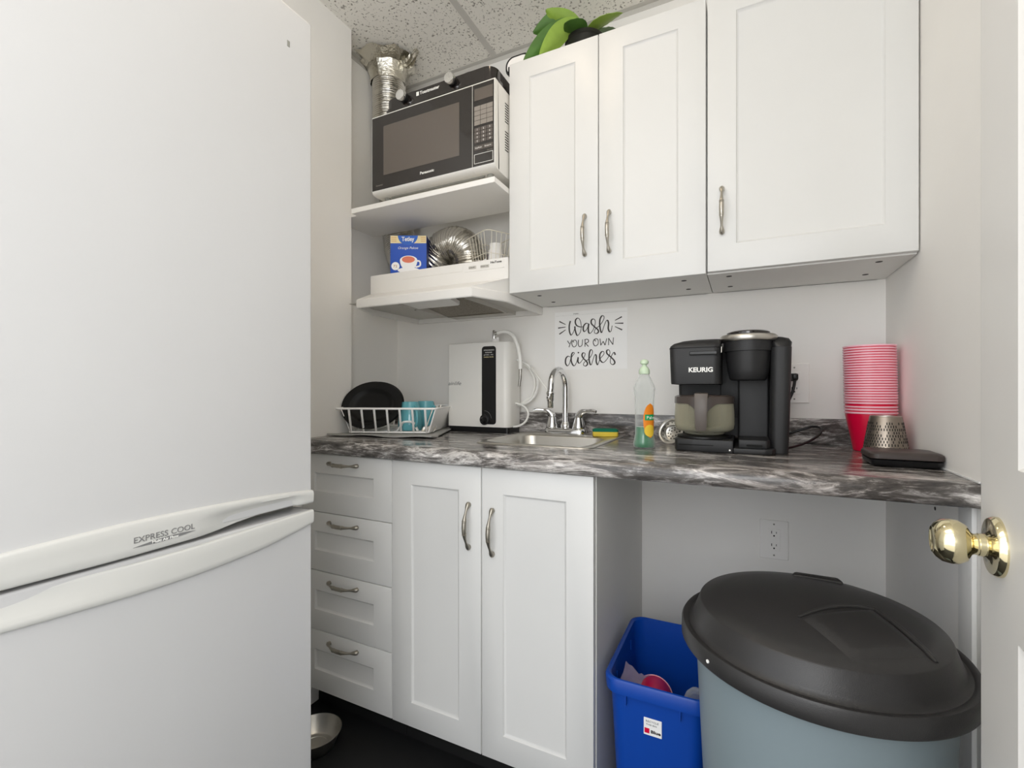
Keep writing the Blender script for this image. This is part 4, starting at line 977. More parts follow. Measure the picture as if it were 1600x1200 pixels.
t = wthing('range_hood', 'white range hood with a metal grease filter under the open shelf', 'range hood')
zb, zl = 1.3680, 1.4000
HT = 1.5180
def hp(i=0):  # plan of the pan
    return [(-1.2350 + i, 1.2525 + i), (-0.7560 - i, 1.2525 + i), (-0.6985 - i, 1.387 + i * 0.4), (-0.6985 - i, YB - 0.002 - i), (-1.2960 + i, YB - 0.002 - i), (-1.2960 + i, 1.387 + i * 0.4)]
T = lambda pl, z: [(x, y, z) for x, y in pl]
body_lo = [(-1.2955, 1.389), (-0.6990, 1.389), (-0.6987, 1.400), (-0.6985, YB - 0.002), (-1.2960, YB - 0.002), (-1.2958, 1.400)]
b = NB()
loft(b, [T(hp(0.010), zb + 0.022), T(hp(0.010), zb + 0.001), T(hp(0.007), zb), T(hp(0.002), zb), T(hp(0.0), zb + 0.003), T(hp(0.0), zl - 0.004), T(hp(0.003), zl), T(body_lo, 1.4480), T(body_lo, HT)], cap0=False, cap1=True)
link('hood_body', b, 'hood', t, 30)
b = NB(); box(b, -1.284, -1.087, 1.266, YB - 0.013, 1.388, 1.390); box(b, -0.810, -0.712, 1.40, YB - 0.013, 1.388, 1.390); box(b, -0.810, -0.760, 1.266, 1.40, 1.388, 1.390)
box(b, -1.087, -1.085, 1.300, YB - 0.013, 1.374, 1.408); box(b, -0.812, -0.810, 1.300, YB - 0.013, 1.374, 1.408); box(b, -1.085, -0.812, 1.615, YB - 0.013, 1.374, 1.376)
box(b, -1.087, -0.810, 1.264, 1.300, 1.400, 1.402)
link('underside_panel', b, 'hoodin', t)
def slanted(x0, x1, y0, y1, dz=0.0, th=0.002):
    g = lambda y: 1.376 + (1.60 - y) * 0.100 + dz
    return [[(x0, y0, g(y0)), (x1, y0, g(y0)), (x1, y1, g(y1)), (x0, y1, g(y1))], [(x0, y0, g(y0) + th), (x1, y0, g(y0) + th), (x1, y1, g(y1) + th), (x0, y1, g(y1) + th)]]
b = NB(); loft(b, slanted(-1.084, -0.813, 1.300, 1.614)); gf = link('grease_filter', b, 'filt', t)
b = NB(); loft(b, slanted(-0.822, -0.814, 1.300, 1.612, -0.003)); loft(b, slanted(-1.083, -0.814, 1.606, 1.612, -0.003)); link('filter_frame', b, 'steel', gf)
b = NB(); loft(b, [[(-1.083, 1.272, 1.3830), (-0.885, 1.272, 1.3830), (-0.875, 1.285, 1.3830), (-0.895, 1.400, 1.3780), (-0.910, 1.412, 1.3775), (-1.083, 1.412, 1.3775)], [(-1.083, 1.272, 1.3990), (-0.885, 1.272, 1.3990), (-0.875, 1.285, 1.3990), (-0.895, 1.400, 1.3900), (-0.910, 1.412, 1.3890), (-1.083, 1.412, 1.3890)]]); link('lamp_cover', b, 'whitec', t, 30)
for p_ in ((-1.143, 1.47, 1.3872), (-1.21, 1.33, 1.3872)):
    b = NB(); disc(b, p_, 0.004, th=0.001, seg=12); link('screw', b, 'dark', t)
b = NB(); prism(b, rrect(-1.140, -0.875, 1.4890, 1.5150, 0.002), 1.3880, 1.3895, 'y', 0.0006, 1); link('front_cover', b, 'hood', t, 30)
b = NB(); prism(b, rrect(-0.868, -0.712, 1.4850, 1.5155, 0.002), 1.3875, 1.3895, 'y', 0.0006, 1); sp = link('switch_panel', b, 'hood', t, 30)
b = NB(); prism(b, rrect(-0.850, -0.820, 1.4930, 1.5030, 0.002), 1.3855, 1.3880, 'y', 0.0006, 1); link('rocker_switch', b, 'hoodin', sp, 30)
b = NB(); prism(b, rrect(-0.803, -0.770, 1.4920, 1.5020, 0.002), 1.3855, 1.3880, 'y', 0.0006, 1); link('rocker_switch', b, 'hoodin', sp, 30)
letters('lettering', 'LIGHT', 0.005, FRONT((-0.847, 1.3852, 1.4960)), 'ink', sp, 0.022)
letters('lettering', 'FAN HI', 0.005, FRONT((-0.800, 1.3852, 1.4950)), 'ink', sp, 0.027)
letters('lettering', 'NuTone', 0.010, FRONT((-0.7640, 1.3872, 1.5035)), 'ink', sp, 0.042, bold=0.0003)
b = NB(); lathe(b, [(0.070, 0), (0.070, 0.018), (0.066, 0.018), (0.066, 0)], (-0.955, 1.575, HT), seg=32); link('duct_collar', b, 'steel', t, 40)

# ------------------------------------------------------------------ ribbed foil duct
def duct(name, path, r, m, rib=0.0085, amp=0.0028, seg=30, k=12, parent=None, jit=0.0):
    cp = catmull(path, k); out = [cp[0]]; acc = 0
    # resample evenly
    L_ = [0]
    for a, c in zip(cp, cp[1:]): L_.append(L_[-1] + (c - a).length)
    n = int(L_[-1] / (rib / 4)); pts = []; rr = []; j = 0
    rg = random.Random(5)
    for i in range(n + 1):
        s = L_[-1] * i / n
        while j < len(L_) - 2 and L_[j + 1] < s: j += 1
        f = (s - L_[j]) / max(1e-9, L_[j + 1] - L_[j]); pts.append(cp[j].lerp(cp[j + 1], min(1, max(0, f))))
        ph_ = 2 * PI * s / rib; rr.append(r + amp * (math.cos(ph_)) * (1 + jit * (rg.random() - 0.5)) + jit * 0.001 * math.sin(s * 37))
    bm = NB(); tube(bm, pts, rr, seg); return link(name, bm, m, parent, 80)
t = wthing('exhaust_duct', 'silver foil flexible duct looping from the range hood up to the ceiling', 'duct')
path = [(-0.955, 1.575, 1.525), (-0.955, 1.573, 1.570), (-0.965, 1.565, 1.618), (-1.010, 1.560, 1.650), (-1.070, 1.560, 1.640), (-1.115, 1.562, 1.600), (-1.175, 1.575, 1.592), (-1.250, 1.600, 1.600), (-1.315, 1.611, 1.645), (-1.340, 1.612, 1.730), (-1.343, 1.600, 1.84), (-1.342, 1.565, 2.00), (-1.341, 1.548, 2.20), (-1.340, 1.545, 2.430)]
duct('duct_tube', path, 0.0665, 'foil', parent=t, jit=0.5)
b = NB()   # torn collar of crumpled foil at the ceiling hole
rg = random.Random(11); rows = []; t_ = bmesh.new(); nseg = 44
for q, (rad, z) in enumerate(((0.074, 2.360), (0.080, 2.395), (0.090, 2.420), (0.106, 2.4285), (0.118, 2.4310))):
    row = []
    for i in range(nseg):
        a = 2 * PI * i / nseg; j = 1 + (0.16 if q > 2 else 0.03) * (rg.random() - 0.4) + (0.25 if q > 2 and -1.3 < a - 5.6 < 0.9 else 0)
        row.append(t_.verts.new((-1.340 + rad * j * math.cos(a), 1.545 + min(rad * j, 0.5) * math.sin(a) * (1 if math.sin(a) < 0 else 0.72), z - 0.006 * rg.random())))
    rows.append(row)
for a, c in zip(rows, rows[1:]):
    for i in range(nseg): t_.faces.new((a[i], a[(i + 1) % nseg], c[(i + 1) % nseg], c[i]))
for v in t_.verts: v.co.x = max(v.co.x, XL + 0.003); v.co.y = min(v.co.y, YB - 0.004)
merge(b, t_); fc = link('foil_collar', b, 'foil2', t, 20)
b = NB(); t_ = bmesh.new(); rows = []
for i in range(15):
    f = i / 14; x = -1.275 + 0.115 * f
    w = 0.050 * (1 - 0.45 * f) * (1 + 0.25 * (rg.random() - 0.5))
    rows.append([t_.verts.new((x + 0.004 * rg.random(), 1.535 - 0.030 * f + w * (j / 7 - 0.5), 2.4300 - 0.030 * math.sin(PI * min(1, f * 1.1)) * (0.7 + 0.3 * math.sin(j * 1.9)) - 0.006 * rg.random())) for j in range(8)])
for a, c in zip(rows, rows[1:]):
    for j in range(7): t_.faces.new((a[j], a[j + 1], c[j + 1], c[j]))
merge(b, t_); link('torn_flap', b, 'foil2', t, 20)

# ------------------------------------------------------------------ on the hood: tea box, wire basket
TR = 0.4577
t = thing('tea_box', 'blue box of tea bags with a teacup picture standing on the range hood', 'box', (-1.2010, 1.3920, HT + 0.0005), TR)
bw, bd, bh = 0.138, 0.070, 0.145
b = NB(); box(b, 0, bw, 0, bd, 0, bh, 0.001, 1); link('carton', b, 'teablue', t)
b = NB(); box(b, bw - 0.0002, bw + 0.0004, 0.0, bd, 0.001, bh - 0.001); link('side_face', b, 'teadark', t)
def flat(name, pts, y, m, parent, th=0.0003):
    b = NB(); prism(b, pts, -y - th, -y, 'y'); return link(name, b, m, parent)
gp = flat('top_band', [(0.001, bh - 0.030), (bw - 0.001, bh - 0.030), (bw - 0.001, bh - 0.001), (0.001, bh - 0.001)], 0.0001, 'gold', t)
arc = [(0.030, bh - 0.0008)] + [(0.067 + 0.038 * math.cos(a), bh - 0.001 + 0.036 * math.sin(a)) for a in [math.radians(180 + 180 * i / 16) for i in range(17)]] + [(0.104, bh - 0.0008)]
lgp = flat('logo_shield', arc, 0.0004, 'tealogo', t)
letters('lettering', 'Tetley', 0.0225, FRONT((0.0435, -0.0009, bh - 0.0215)), 'inkwhite', lgp, 0.048, bold=0.0006)
letters('lettering', 'Orange Pekoe', 0.0125, FRONT((0.030, -0.0006, bh - 0.052)), 'inkwhite', t, 0.076, shear=0.3)
for i in range(3):
    b = NB(); box(b, 0.004, 0.024, -0.0008, -0.0004, bh - 0.009 - i * 0.007, bh - 0.0075 - i * 0.007); box(b, bw - 0.022, bw - 0.004, -0.0008, -0.0004, bh - 0.009 - i * 0.007, bh - 0.0075 - i * 0.007)
    link('small_print', b, 'copper', gp)
def oval(cx, cz, rx, rz, n=28): return [(cx + rx * math.cos(2 * PI * i / n), cz + rz * math.sin(2 * PI * i / n)) for i in range(n)]
flat('saucer_print', oval(0.070, 0.0125, 0.042, 0.0105), 0.0004, 'paper', t)
cup_ = [(0.036 + 0.0, 0.058)] + [(0.070 + 0.033 * math.cos(a), 0.050 + (0.040 if math.sin(a) < 0 else 0.018) * math.sin(a)) for a in [2 * PI * i / 28 for i in range(28)]]
flat('cup_print', cup_[1:], 0.0007, 'paper', t)
flat('tea_print', oval(0.069, 0.0530, 0.0245, 0.0125), 0.0010, 'tea', t)
b = NB(); tube(b, [(0.098, -0.0008, 0.048), (0.112, -0.0008, 0.046), (0.113, -0.0008, 0.030), (0.096, -0.0008, 0.024)], 0.0030, 8, smooth=5, flat=(1, 1)); 
for v in b.verts: v.co.y = -0.0008 + (v.co.y + 0.0008) * 0.12
link('cup_handle_print', b, 'paper', t, 60)
flat('round_seal', oval(0.020, 0.028, 0.0155, 0.0155), 0.0006, 'paper', t)
letters('lettering', '72', 0.0130, FRONT((0.0125, -0.0010, 0.0235)), 'copper', t, 0.014)

BA = math.radians(-29.5)
t = thing('wire_basket', 'cream wire basket holding small kitchen pieces on the range hood', 'basket', (-0.8097, 1.440, HT + 0.0015), 0)
# local axes: u towards back left, v towards back right
U = Vector((-0.87, 0.493, 0)); V = Vector((0.493, 0.87, 0))
def uv(u, v, z): return U * u + V * v + Vector((0, 0, z))
def bloop(o, z, r=0.025):
    pts = rrect(-o, 0.160 + o, -o, 0.130 + o, r, 5); return [uv(u, v, z) for u, v in pts]
b = NB(); tube(b, bloop(0.0, 0.124, 0.020), 0.0019, 8, closed=True); tube(b, bloop(-0.020, 0.0020), 0.0016, 8, closed=True); tube(b, bloop(-0.012, 0.048), 0.0010, 6, closed=True); link('rim', b, 'wire', t, 60)
b = NB()
for i in range(7):
    u = 0.018 + i * 0.021
    tube(b, [uv(u, 0.0, 0.124), uv(u * 0.8 + 0.018, 0.022, 0.002), uv(u * 0.8 + 0.018, 0.108, 0.002), uv(u, 0.130, 0.124)], 0.0011, 6)
for i in range(5):
    v = 0.022 + i * 0.021
    tube(b, [uv(0.0, v, 0.124), uv(0.020, v * 0.8 + 0.014, 0.002), uv(0.140, v * 0.8 + 0.014, 0.002), uv(0.160, v, 0.124)], 0.0011, 6)
link('wires', b, 'wire', t, 60)
def inb(u, v, z=0.0): return Vector((-0.8097, 1.440, HT + 0.0015)) + uv(u, v, z)
t = thing('plastic_jar', 'small white upturned jar with ridged base inside the wire basket', 'jar', inb(0.045, 0.068, 0.004), 0)
b = NB(); lathe(b, [(0, 0), (0.0300, 0), (0.0305, 0.003), (0.0265, 0.066), (0.0240, 0.069), (0.0240, 0.086), (0.0225, 0.089), (0, 0.089)], seg=32); link('body', b, 'whitec', t, 40)
t = thing('paper_packet', 'white paper packet with dark print leaning in the wire basket', 'packet', inb(0.118, 0.040, 0.004), math.radians(-10))
b = NB(); loft(b, [[(-0.035, 0, 0), (0.035, 0, 0), (0.035, 0.012, 0), (-0.035, 0.012, 0)], [(-0.035, 0.010, 0.030), (0.035, 0.010, 0.052), (0.035, 0.022, 0.052), (-0.035, 0.022, 0.030)]]); link('packet', b, 'paper', t, 30)
t = thing('bottle_opener', 'dark handled opener lying in the wire basket', 'opener', inb(0.075, 0.045, 0.006), math.radians(40))
b = NB(); tube(b, [(0, 0, 0.004), (0.010, 0, 0.030), (0.004, 0, 0.052)], [0.008, 0.010, 0.006], 12, smooth=5, flat=(1, 0.6)); link('handle', b, 'panelgrey', t, 60)
b = NB(); tube(b, [(0.012 + 0.009 * math.cos(a), 0, 0.036 + 0.014 * math.sin(a)) for a in [2 * PI * i / 16 for i in range(16)]], 0.0022, 8, closed=True); link('ring', b, 'steel', t, 60)

# ------------------------------------------------------------------ microwave
t = wthing('microwave', 'white microwave oven with a dark glass door on the open shelf', 'microwave')
mz0, mz1, my0, my1, mx0, mx1 = 1.7800, 2.0620, 1.3000, 1.5230, -1.2055, -0.7005
b = NB()
rl = [(mx0 + 0.002, mx1 - 0.002, my0 + 0.030, my1, mz0), (mx0, mx1, my0 + 0.024, my1, mz0 + 0.004), (mx0, mx1, my0 + 0.020, my1, mz1 - 0.001), (mx0 + 0.002, mx1 - 0.002, my0 + 0.020, my1 - 0.002, mz1)]
loft(b, [[(x0, y0, z), (x1, y0, z), (x1, y1, z), (x0, y1, z)] for x0, x1, y0, y1, z in rl]); link('casing', b, 'appliance', t, 30)
b = NB()  # front frame: white, curving back under the door
prism(b, [(my0 + 0.021, mz1), (my0 + 0.002, mz1), (my0, mz1 - 0.003), (my0, 1.7935), (my0 + 0.003, 1.7875), (my0 + 0.010, 1.7825), (my0 + 0.024, 1.7802), (my0 + 0.030, 1.7800)], mx0, -0.7832, 'x'); dm = link('door', b, 'appliance', t, 50)
b = NB(); prism(b, [(my0 + 0.021, mz1), (my0 + 0.002, mz1), (my0, mz1 - 0.003), (my0, 1.7935), (my0 + 0.003, 1.7875), (my0 + 0.010, 1.7825), (my0 + 0.024, 1.7802), (my0 + 0.030, 1.7800)], -0.7826, mx1, 'x'); fp = link('control_panel', b, 'appliance', t, 50)
b = NB(); box(b, mx0 + 0.0015, -0.7837, my0 - 0.0014, my0 + 0.001, 1.7945, 2.0570, 0.0006, 1); gl = link('door_glass', b, 'glassblack', dm, 30)
b = NB(); box(b, -1.1510, -0.8318, my0 - 0.0020, my0 - 0.0013, 1.8430, 2.0180); link('window', b, 'window', dm)
letters('lettering', 'Panasonic', 0.0125, FRONT((-0.9900, my0 - 0.0016, 1.8130)), 'inkwhite', dm, 0.058, bold=0.0003)
letters('lettering', 'Inverter', 0.0080, FRONT((-1.1850, my0 - 0.0016, 1.8080)), 'btn', dm, 0.032, shear=0.2)
b = NB(); box(b, -0.7815, -0.7035, my0 - 0.0014, my0 + 0.001, 1.7945, 2.0570, 0.0006, 1); pf = link('panel_face', b, 'glassblack', fp, 30)
b = NB(); box(b, -0.7745, -0.7068, my0 - 0.0020, my0 - 0.0013, 2.0040, 2.0420); link('display', b, 'window', fp)
px0, px1 = -0.7750, -0.7065
for r_ in range(4):
    for c_ in range(3):
        w_ = (px1 - px0) / 3; zt_ = 1.9860 - r_ * 0.0155
        b = NB(); box(b, px0 + c_ * w_ + 0.0006, px0 + (c_ + 1) * w_ - 0.0006, my0 - 0.0021, my0 - 0.0013, zt_ - 0.0142, zt_); link('button', b, 'btn', fp)
for r_ in range(4):
    for c_ in range(3):
        w_ = (px1 - px0) / 3; zt_ = 1.9165 - r_ * 0.0123
        b = NB(); box(b, px0 + c_ * w_ + 0.0010, px0 + (c_ + 1) * w_ - 0.0010, my0 - 0.0021, my0 - 0.0013, zt_ - 0.0108, zt_); k_ = link('button', b, 'btn2', fp)
        s_ = '123456789'[r_ * 3 + c_] if r_ < 3 else ('C', '0', 'M')[c_]
        letters('lettering', s_, 0.0078, FRONT((px0 + c_ * w_ + 0.0095, my0 - 0.0023, zt_ - 0.0083)), 'inkwhite', k_)
for c_, s_ in enumerate(('Stop/Reset', 'Start')):
    b = NB(); box(b, px0 + c_ * 0.0345 + 0.0006, px0 + (c_ + 1) * 0.0345 - 0.0006, my0 - 0.0021, my0 - 0.0013, 1.8455, 1.8590); k_ = link('button', b, 'btn2', fp)
    letters('lettering', s_, 0.0055, FRONT((px0 + c_ * 0.0345 + 0.004, my0 - 0.0023, 1.8505)), 'inkwhite', k_, 0.024)
letters('lettering', 'Genius', 0.0050, FRONT((-0.7280, my0 - 0.0018, 1.8360)), 'btn', fp, 0.020)
b = NB()
for (a0_, a1_, c0_, c1_) in ((px0, px1, 1.8312, 1.8324), (px0, px1, 1.8020, 1.8032), (px0, px0 + 0.0012, 1.8020, 1.8324), (px1 - 0.0012, px1, 1.8020, 1.8324)): box(b, a0_, a1_, my0 - 0.0020, my0 - 0.0013, c0_, c1_)
link('door_release', b, 'inkwhite', fp)
for g0 in (2.0170, 1.9240):
    for i in range(8):
        z = g0 - i * 0.0086
        b = NB(); prism(b, [(1.370, z), (1.394, z + 0.002), (1.394, z + 0.0052), (1.370, z + 0.0032)], mx1 - 0.0005, mx1 + 0.0006, 'x'); link('side_vent', b, 'dark', t)
for x, y in ((-1.17, 1.345), (-0.74, 1.345), (-1.17, 1.49), (-0.74, 1.49)):
    b = NB(); lathe(b, [(0, 0), (0.010, 0), (0.011, 0.004), (0.011, 0.0325), (0, 0.0325)], (x, y, 1.7476), seg=16); link('foot', b, 'gasket', t, 40)
b = NB(); box(b, -1.15, -0.76, 1.338, 1.342, 1.7750, 1.7799); link('bottom_flange', b, 'gasket', t)

# ------------------------------------------------------------------ hot plate on the microwave
t = wthing('hot_plate_cooker', 'black double hot plate with two silver knobs on the microwave', 'hot plate')
b = NB(); rloft(b, [(-1.166, -0.712, 1.316, 1.500, 0.035, mz1 + 0.006), (-1.170, -0.708, 1.312, 1.504, 0.038, mz1 + 0.010), (-1.170, -0.708, 1.312, 1.504, 0.038, mz1 + 0.021), (-1.163, -0.714, 1.318, 1.500, 0.036, mz1 + 0.023), (-1.163, -0.714, 1.317, 1.500, 0.036, mz1 + 0.058), (-1.158, -0.719, 1.322, 1.496, 0.032, mz1 + 0.062)], k=8); link('casing', b, 'glassblack', t, 40)
for x in (-1.05, -0.82):
    b = NB(); lathe(b, [(0, 0), (0.078, 0), (0.080, 0.003), (0.078, 0.008), (0.066, 0.010), (0, 0.010)], (x, 1.408, mz1 + 0.0615), seg=36); link('burner', b, 'black', t, 40)
for x in (-1.0720, -0.8690):
    b = NB(); lathe(b, [(0.0175, 0), (0.0175, 0.010), (0.0165, 0.013)], (x, 1.317, mz1 + 0.044), (0, -1, 0), 28); kb = link('knob', b, 'black', t, 40)
    b = NB(); lathe(b, [(0.0165, 0.013), (0.0185, 0.014), (0.0185, 0.024), (0.0170, 0.027), (0, 0.028)], (x, 1.317, mz1 + 0.044), (0, -1, 0), 28); link('knob_cap', b, 'chrome', kb, 40)
letters('lettering', 'Toastmaster', 0.0155, FRONT((-1.0050, 1.3165, mz1 + 0.0390)), 'inkwhite', t, 0.082, bold=0.0003)
b = NB(); prism(b, rrect(-1.0200, -1.0090, mz1 + 0.0375, mz1 + 0.0510, 0.001), 1.3163, 1.3172, 'y'); link('emblem', b, 'inkwhite', t)
for x, y in ((-1.12, 1.35), (-0.76, 1.35), (-1.12, 1.47), (-0.76, 1.47)):
    b = NB(); lathe(b, [(0, 0), (0.012, 0), (0.012, 0.008), (0, 0.008)], (x, y, mz1 + 0.0002), seg=14); link('foot', b, 'black', t, 40)

# ------------------------------------------------------------------ on top of the wall cabinets
t = wthing('small_appliance', 'white rounded appliance with black trim on top of the wall cabinets', 'appliance')
def tprof(i): return [(x, z) for x, z in rrect(-0.7380 + i, -0.640 - i, 2.1555 + max(i, 0), 2.2240 - i, 0.030 - i * 0.5, 7)]
b = NB(); prism(b, tprof(0.004), 1.455, 1.640, 'y'); link('body', b, 'whitec', t, 40)
b = NB(); prism(b, tprof(0.0), 1.447, 1.457, 'y', 0.002, 2); link('front_trim', b, 'black', t, 40)
b = NB(); prism(b, tprof(0.007), 1.4455, 1.4475, 'y'); link('front_face', b, 'whitec', t, 40)
b = NB(); prism(b, rrect(-0.726, -0.720, 2.163, 2.190, 0.0025), 1.4440, 1.4460, 'y'); link('lever_slot', b, 'dark', t)

t = thing('potted_plant', 'leafy green plant with broad leaves on top of the wall cabinets', 'plant', (-0.560, 1.500, 2.1545), 0)
t.location = (-0.480, 1.530, 2.1545)
b = NB(); lathe(b, [(0, 0), (0.050, 0), (0.062, 0.085), (0.066, 0.088), (0.066, 0.098), (0.058, 0.098), (0.056, 0.088), (0, 0.086)], seg=32); link('pot', b, 'soil', t, 40)
def leaf(base, tip, w, m, droop=0.03, roll=0.0):
    bm = NB(); B0, T0 = Vector(base), Vector(tip); d = (T0 - B0); L = d.length; d.normalize()
    s = d.cross(Vector((0, 0, 1))).normalized() if abs(d.z) < 0.95 else Vector((1, 0, 0)); s = (Matrix.Rotation(roll, 3, d) @ s); up_ = s.cross(d)
    rows = []; n = 12
    for i in range(n + 1):
        f = i / n; ww = w * math.sin(PI * min(1, f * 0.96 + 0.02)) ** 0.75 * (1 - 0.25 * f)
        c = B0 + d * (L * f) - Vector((0, 0, 1)) * droop * f * f
        rows.append([bm.verts.new(c + s * ww * q + up_ * (0.12 * ww * abs(q) * 2) + up_ * (0.0012 * (i % 2) * (abs(q) > 0.1))) for q in (-1, -0.5, 0, 0.5, 1)])
    top_ = []
    for a, c in zip(rows, rows[1:]):
        for k in range(4): top_.append(bm.faces.new((a[k], a[k + 1], c[k + 1], c[k])))
    g = bmesh.ops.extrude_face_region(bm, geom=top_)
    for v in [x for x in g['geom'] if isinstance(x, bmesh.types.BMVert)]: v.co += up_ * 0.0012
    lf = link('leaf', bm, m, t, 60)
    bm = NB(); tube(bm, [B0 + d * (L * f) - Vector((0, 0, 1)) * droop * f * f + up_ * 0.0018 for f in (0.0, 0.3, 0.6, 0.92)], 0.0011, 6, smooth=3); link('vein', bm, 'leaf2' if m == 'leaf' else 'leaf', lf, 60)
leaf((-0.02, -0.05, 0.15), (-0.178, -0.112, 0.030), 0.040, 'leaf', 0.02, 1.1)
leaf((-0.01, -0.06, 0.14), (-0.118, -0.112, 0.035), 0.036, 'leaf2', 0.02, 1.0)
leaf((-0.02, -0.04, 0.16), (-0.150, -0.090, 0.150), 0.040, 'leaf', 0.03, 0.9)
leaf((0.0, 0.0, 0.11), (-0.02, -0.13, 0.10), 0.040, 'leaf', 0.02, 0.2)
leaf((0.0, 0.0, 0.11), (-0.10, -0.10, 0.19), 0.040, 'leaf2', 0.02, 0.6)
leaf((0.0, 0.0, 0.11), (0.14, -0.05, 0.14), 0.040, 'leaf2', 0.03, 0.3)
leaf((0.0, 0.0, 0.11), (0.09, 0.08, 0.18), 0.038, 'leaf', 0.02, 0.4)
leaf((0.0, 0.0, 0.11), (-0.06, 0.07, 0.20), 0.036, 'leaf', 0.02, 0.6)
b = NB()
for p in ((-0.02, -0.05, 0.15), (-0.01, -0.06, 0.14), (-0.02, -0.04, 0.16), (0, 0, 0.115)): tube(b, [(0, 0, 0.084), Vector(p) * 0.6 + Vector((0, 0, 0.035)), p], 0.0028, 8)
link('stems', b, 'leaf', t, 60)

# ------------------------------------------------------------------ under the counter: recycling bin, trash can
def tub(bm, x0, x1, y0, y1, z0, z1, taper, r, wall=0.003, mi=0):
    s = lambda i, z: (x0 + i, x1 - i, y0 + i, y1 - i, max(0.004, r - i * 0.3), z)
    rloft(bm, [s(taper, z0), s(0.004, z1 - 0.035), s(-0.006, z1 - 0.034), s(-0.008, z1 - 0.006), s(-0.005, z1 - 0.001), s(-0.001, z1), s(0.004, z1 - 0.004), s(0.006, z1 - 0.04), s(taper + wall, z0 + wall)], k=8, mi=mi)
bx0, bx1, by0, by1, bz = -0.2915, -0.066, 1.098, 1.425, 0.400
t = wthing('recycling_bin', 'open blue plastic recycling bin beside the base cabinet', 'bin')
b = NB(); tub(b, bx0, bx1, by0, by1, 0.001, bz, 0.022, 0.035); rb = link('bin_body', b, 'blue', t, 40)
for x in (-0.245, -0.125):
    b = NB(); box(b, x - 0.0015, x + 0.0015, by0 - 0.005, by0 + 0.008, bz - 0.058, bz - 0.033); link('rim_rib', b, 'blue', t)
for y in (1.18, 1.34):
    b = NB(); box(b, bx0 - 0.005, bx0 + 0.008, y - 0.0015, y + 0.0015, bz - 0.058, bz - 0.033); link('rim_rib', b, 'blue', t)
b = NB(); box(b, -0.205, -0.165, by0 + 0.0045, by0 + 0.0060, 0.285, 0.324, 0.0005, 1); 
M_tilt = Matrix.Translation((0, 0, 0)); st = link('sticker', b, 'paper', t)
letters('lettering', 'RECYCLE', 0.0060, FRONT((-0.200, by0 + 0.0042, 0.3150)), 'inkgrey', st, 0.028)
letters('lettering', 'THIS BIN', 0.0050, FRONT((-0.200, by0 + 0.0042, 0.3080)), 'inkgrey', st, 0.024)
b = NB(); box(b, -0.203, -0.192, by0 + 0.0038, by0 + 0.0046, 0.290, 0.301); link('logo_patch', b, 'red', st)
letters('lettering', 'Blue', 0.009, FRONT((-0.189, by0 + 0.0042, 0.2920)), 'ink', st, 0.022, bold=0.0004)

def at_cup(loc, rot, label, grp=None):
    o = cup0.copy(); C.objects.link(o); o.location = loc; o.rotation_euler = rot; tag(o, label, 'cup'); 
    if 'group' in o: del o['group']
    o.scale = (0.80, 0.80, 0.95); return o
at_cup((-0.187, 1.128, 0.345), (math.radians(-113), math.radians(0), math.radians(9)), 'red plastic cup tossed in the blue recycling bin')
t = thing('plastic_bottle', 'clear plastic bottle in the blue recycling bin near the trash can', 'bottle', (-0.098, 1.175, 0.214), 0)
b = NB(); lathe(b, [(0, 0), (0.026, 0), (0.030, 0.006), (0.030, 0.060), (0.0285, 0.064), (0.030, 0.070), (0.030, 0.100), (0.028, 0.104), (0.030, 0.110), (0.030, 0.130), (0.022, 0.150), (0.012, 0.160), (0, 0.161)], seg=30); link('body', b, 'pet', t, 60)
t = thing('plastic_film_bag', 'crumpled clear purple plastic wrap at the left inside the blue bin', 'bag', (-0.250, 1.170, 0.242), 0)
b = NB(); t_ = bmesh.new(); rg = random.Random(4); rows = []
for i in range(10):
    rows.append([t_.verts.new((-0.022 + 0.008 * i, -0.050 + 0.014 * j + 0.008 * rg.random(), 0.085 + 0.010 * math.sin(i * 0.9 + j) * rg.random() + 0.028 * (1 - i / 9) + 0.002 * j)) for j in range(8)])
for a, c in zip(rows, rows[1:]):
    for j in range(7): t_.faces.new((a[j], a[j + 1], c[j + 1], c[j]))
g = bmesh.ops.extrude_face_region(t_, geom=t_.faces[:])
for v in [x for x in g['geom'] if isinstance(x, bmesh.types.BMVert)]: v.co.z -= 0.0010
merge(b, t_); link('film', b, 'film', t, 60)
t = thing('paper_scrap', 'small crumpled white paper scrap against the blue bin rim', 'paper', (-0.235, 1.140, 0.355), 0)
b = NB(); bmesh.ops.create_icosphere(b, subdivisions=2, radius=0.013)
for v in b.verts: v.co *= 1 + 0.35 * (rg.random() - 0.5)
link('scrap', b, 'paper', t, 20)

TX, TY, TZ = 0.108, 0.957, 0.655
t = wthing('trash_can', 'large grey round trash can with a black domed lid', 'trash can')
b = NB(); lathe(b, [(0, 0.001), (0.150, 0.001), (0.158, 0.006), (0.172, 0.30), (0.187, TZ - 0.045), (0.187, TZ - 0.02), (0.182, TZ - 0.02), (0.168, 0.30), (0.153, 0.010), (0, 0.010)], (TX, TY, 0), seg=72); link('can_body', b, 'grey', t, 50)
ld = NB()
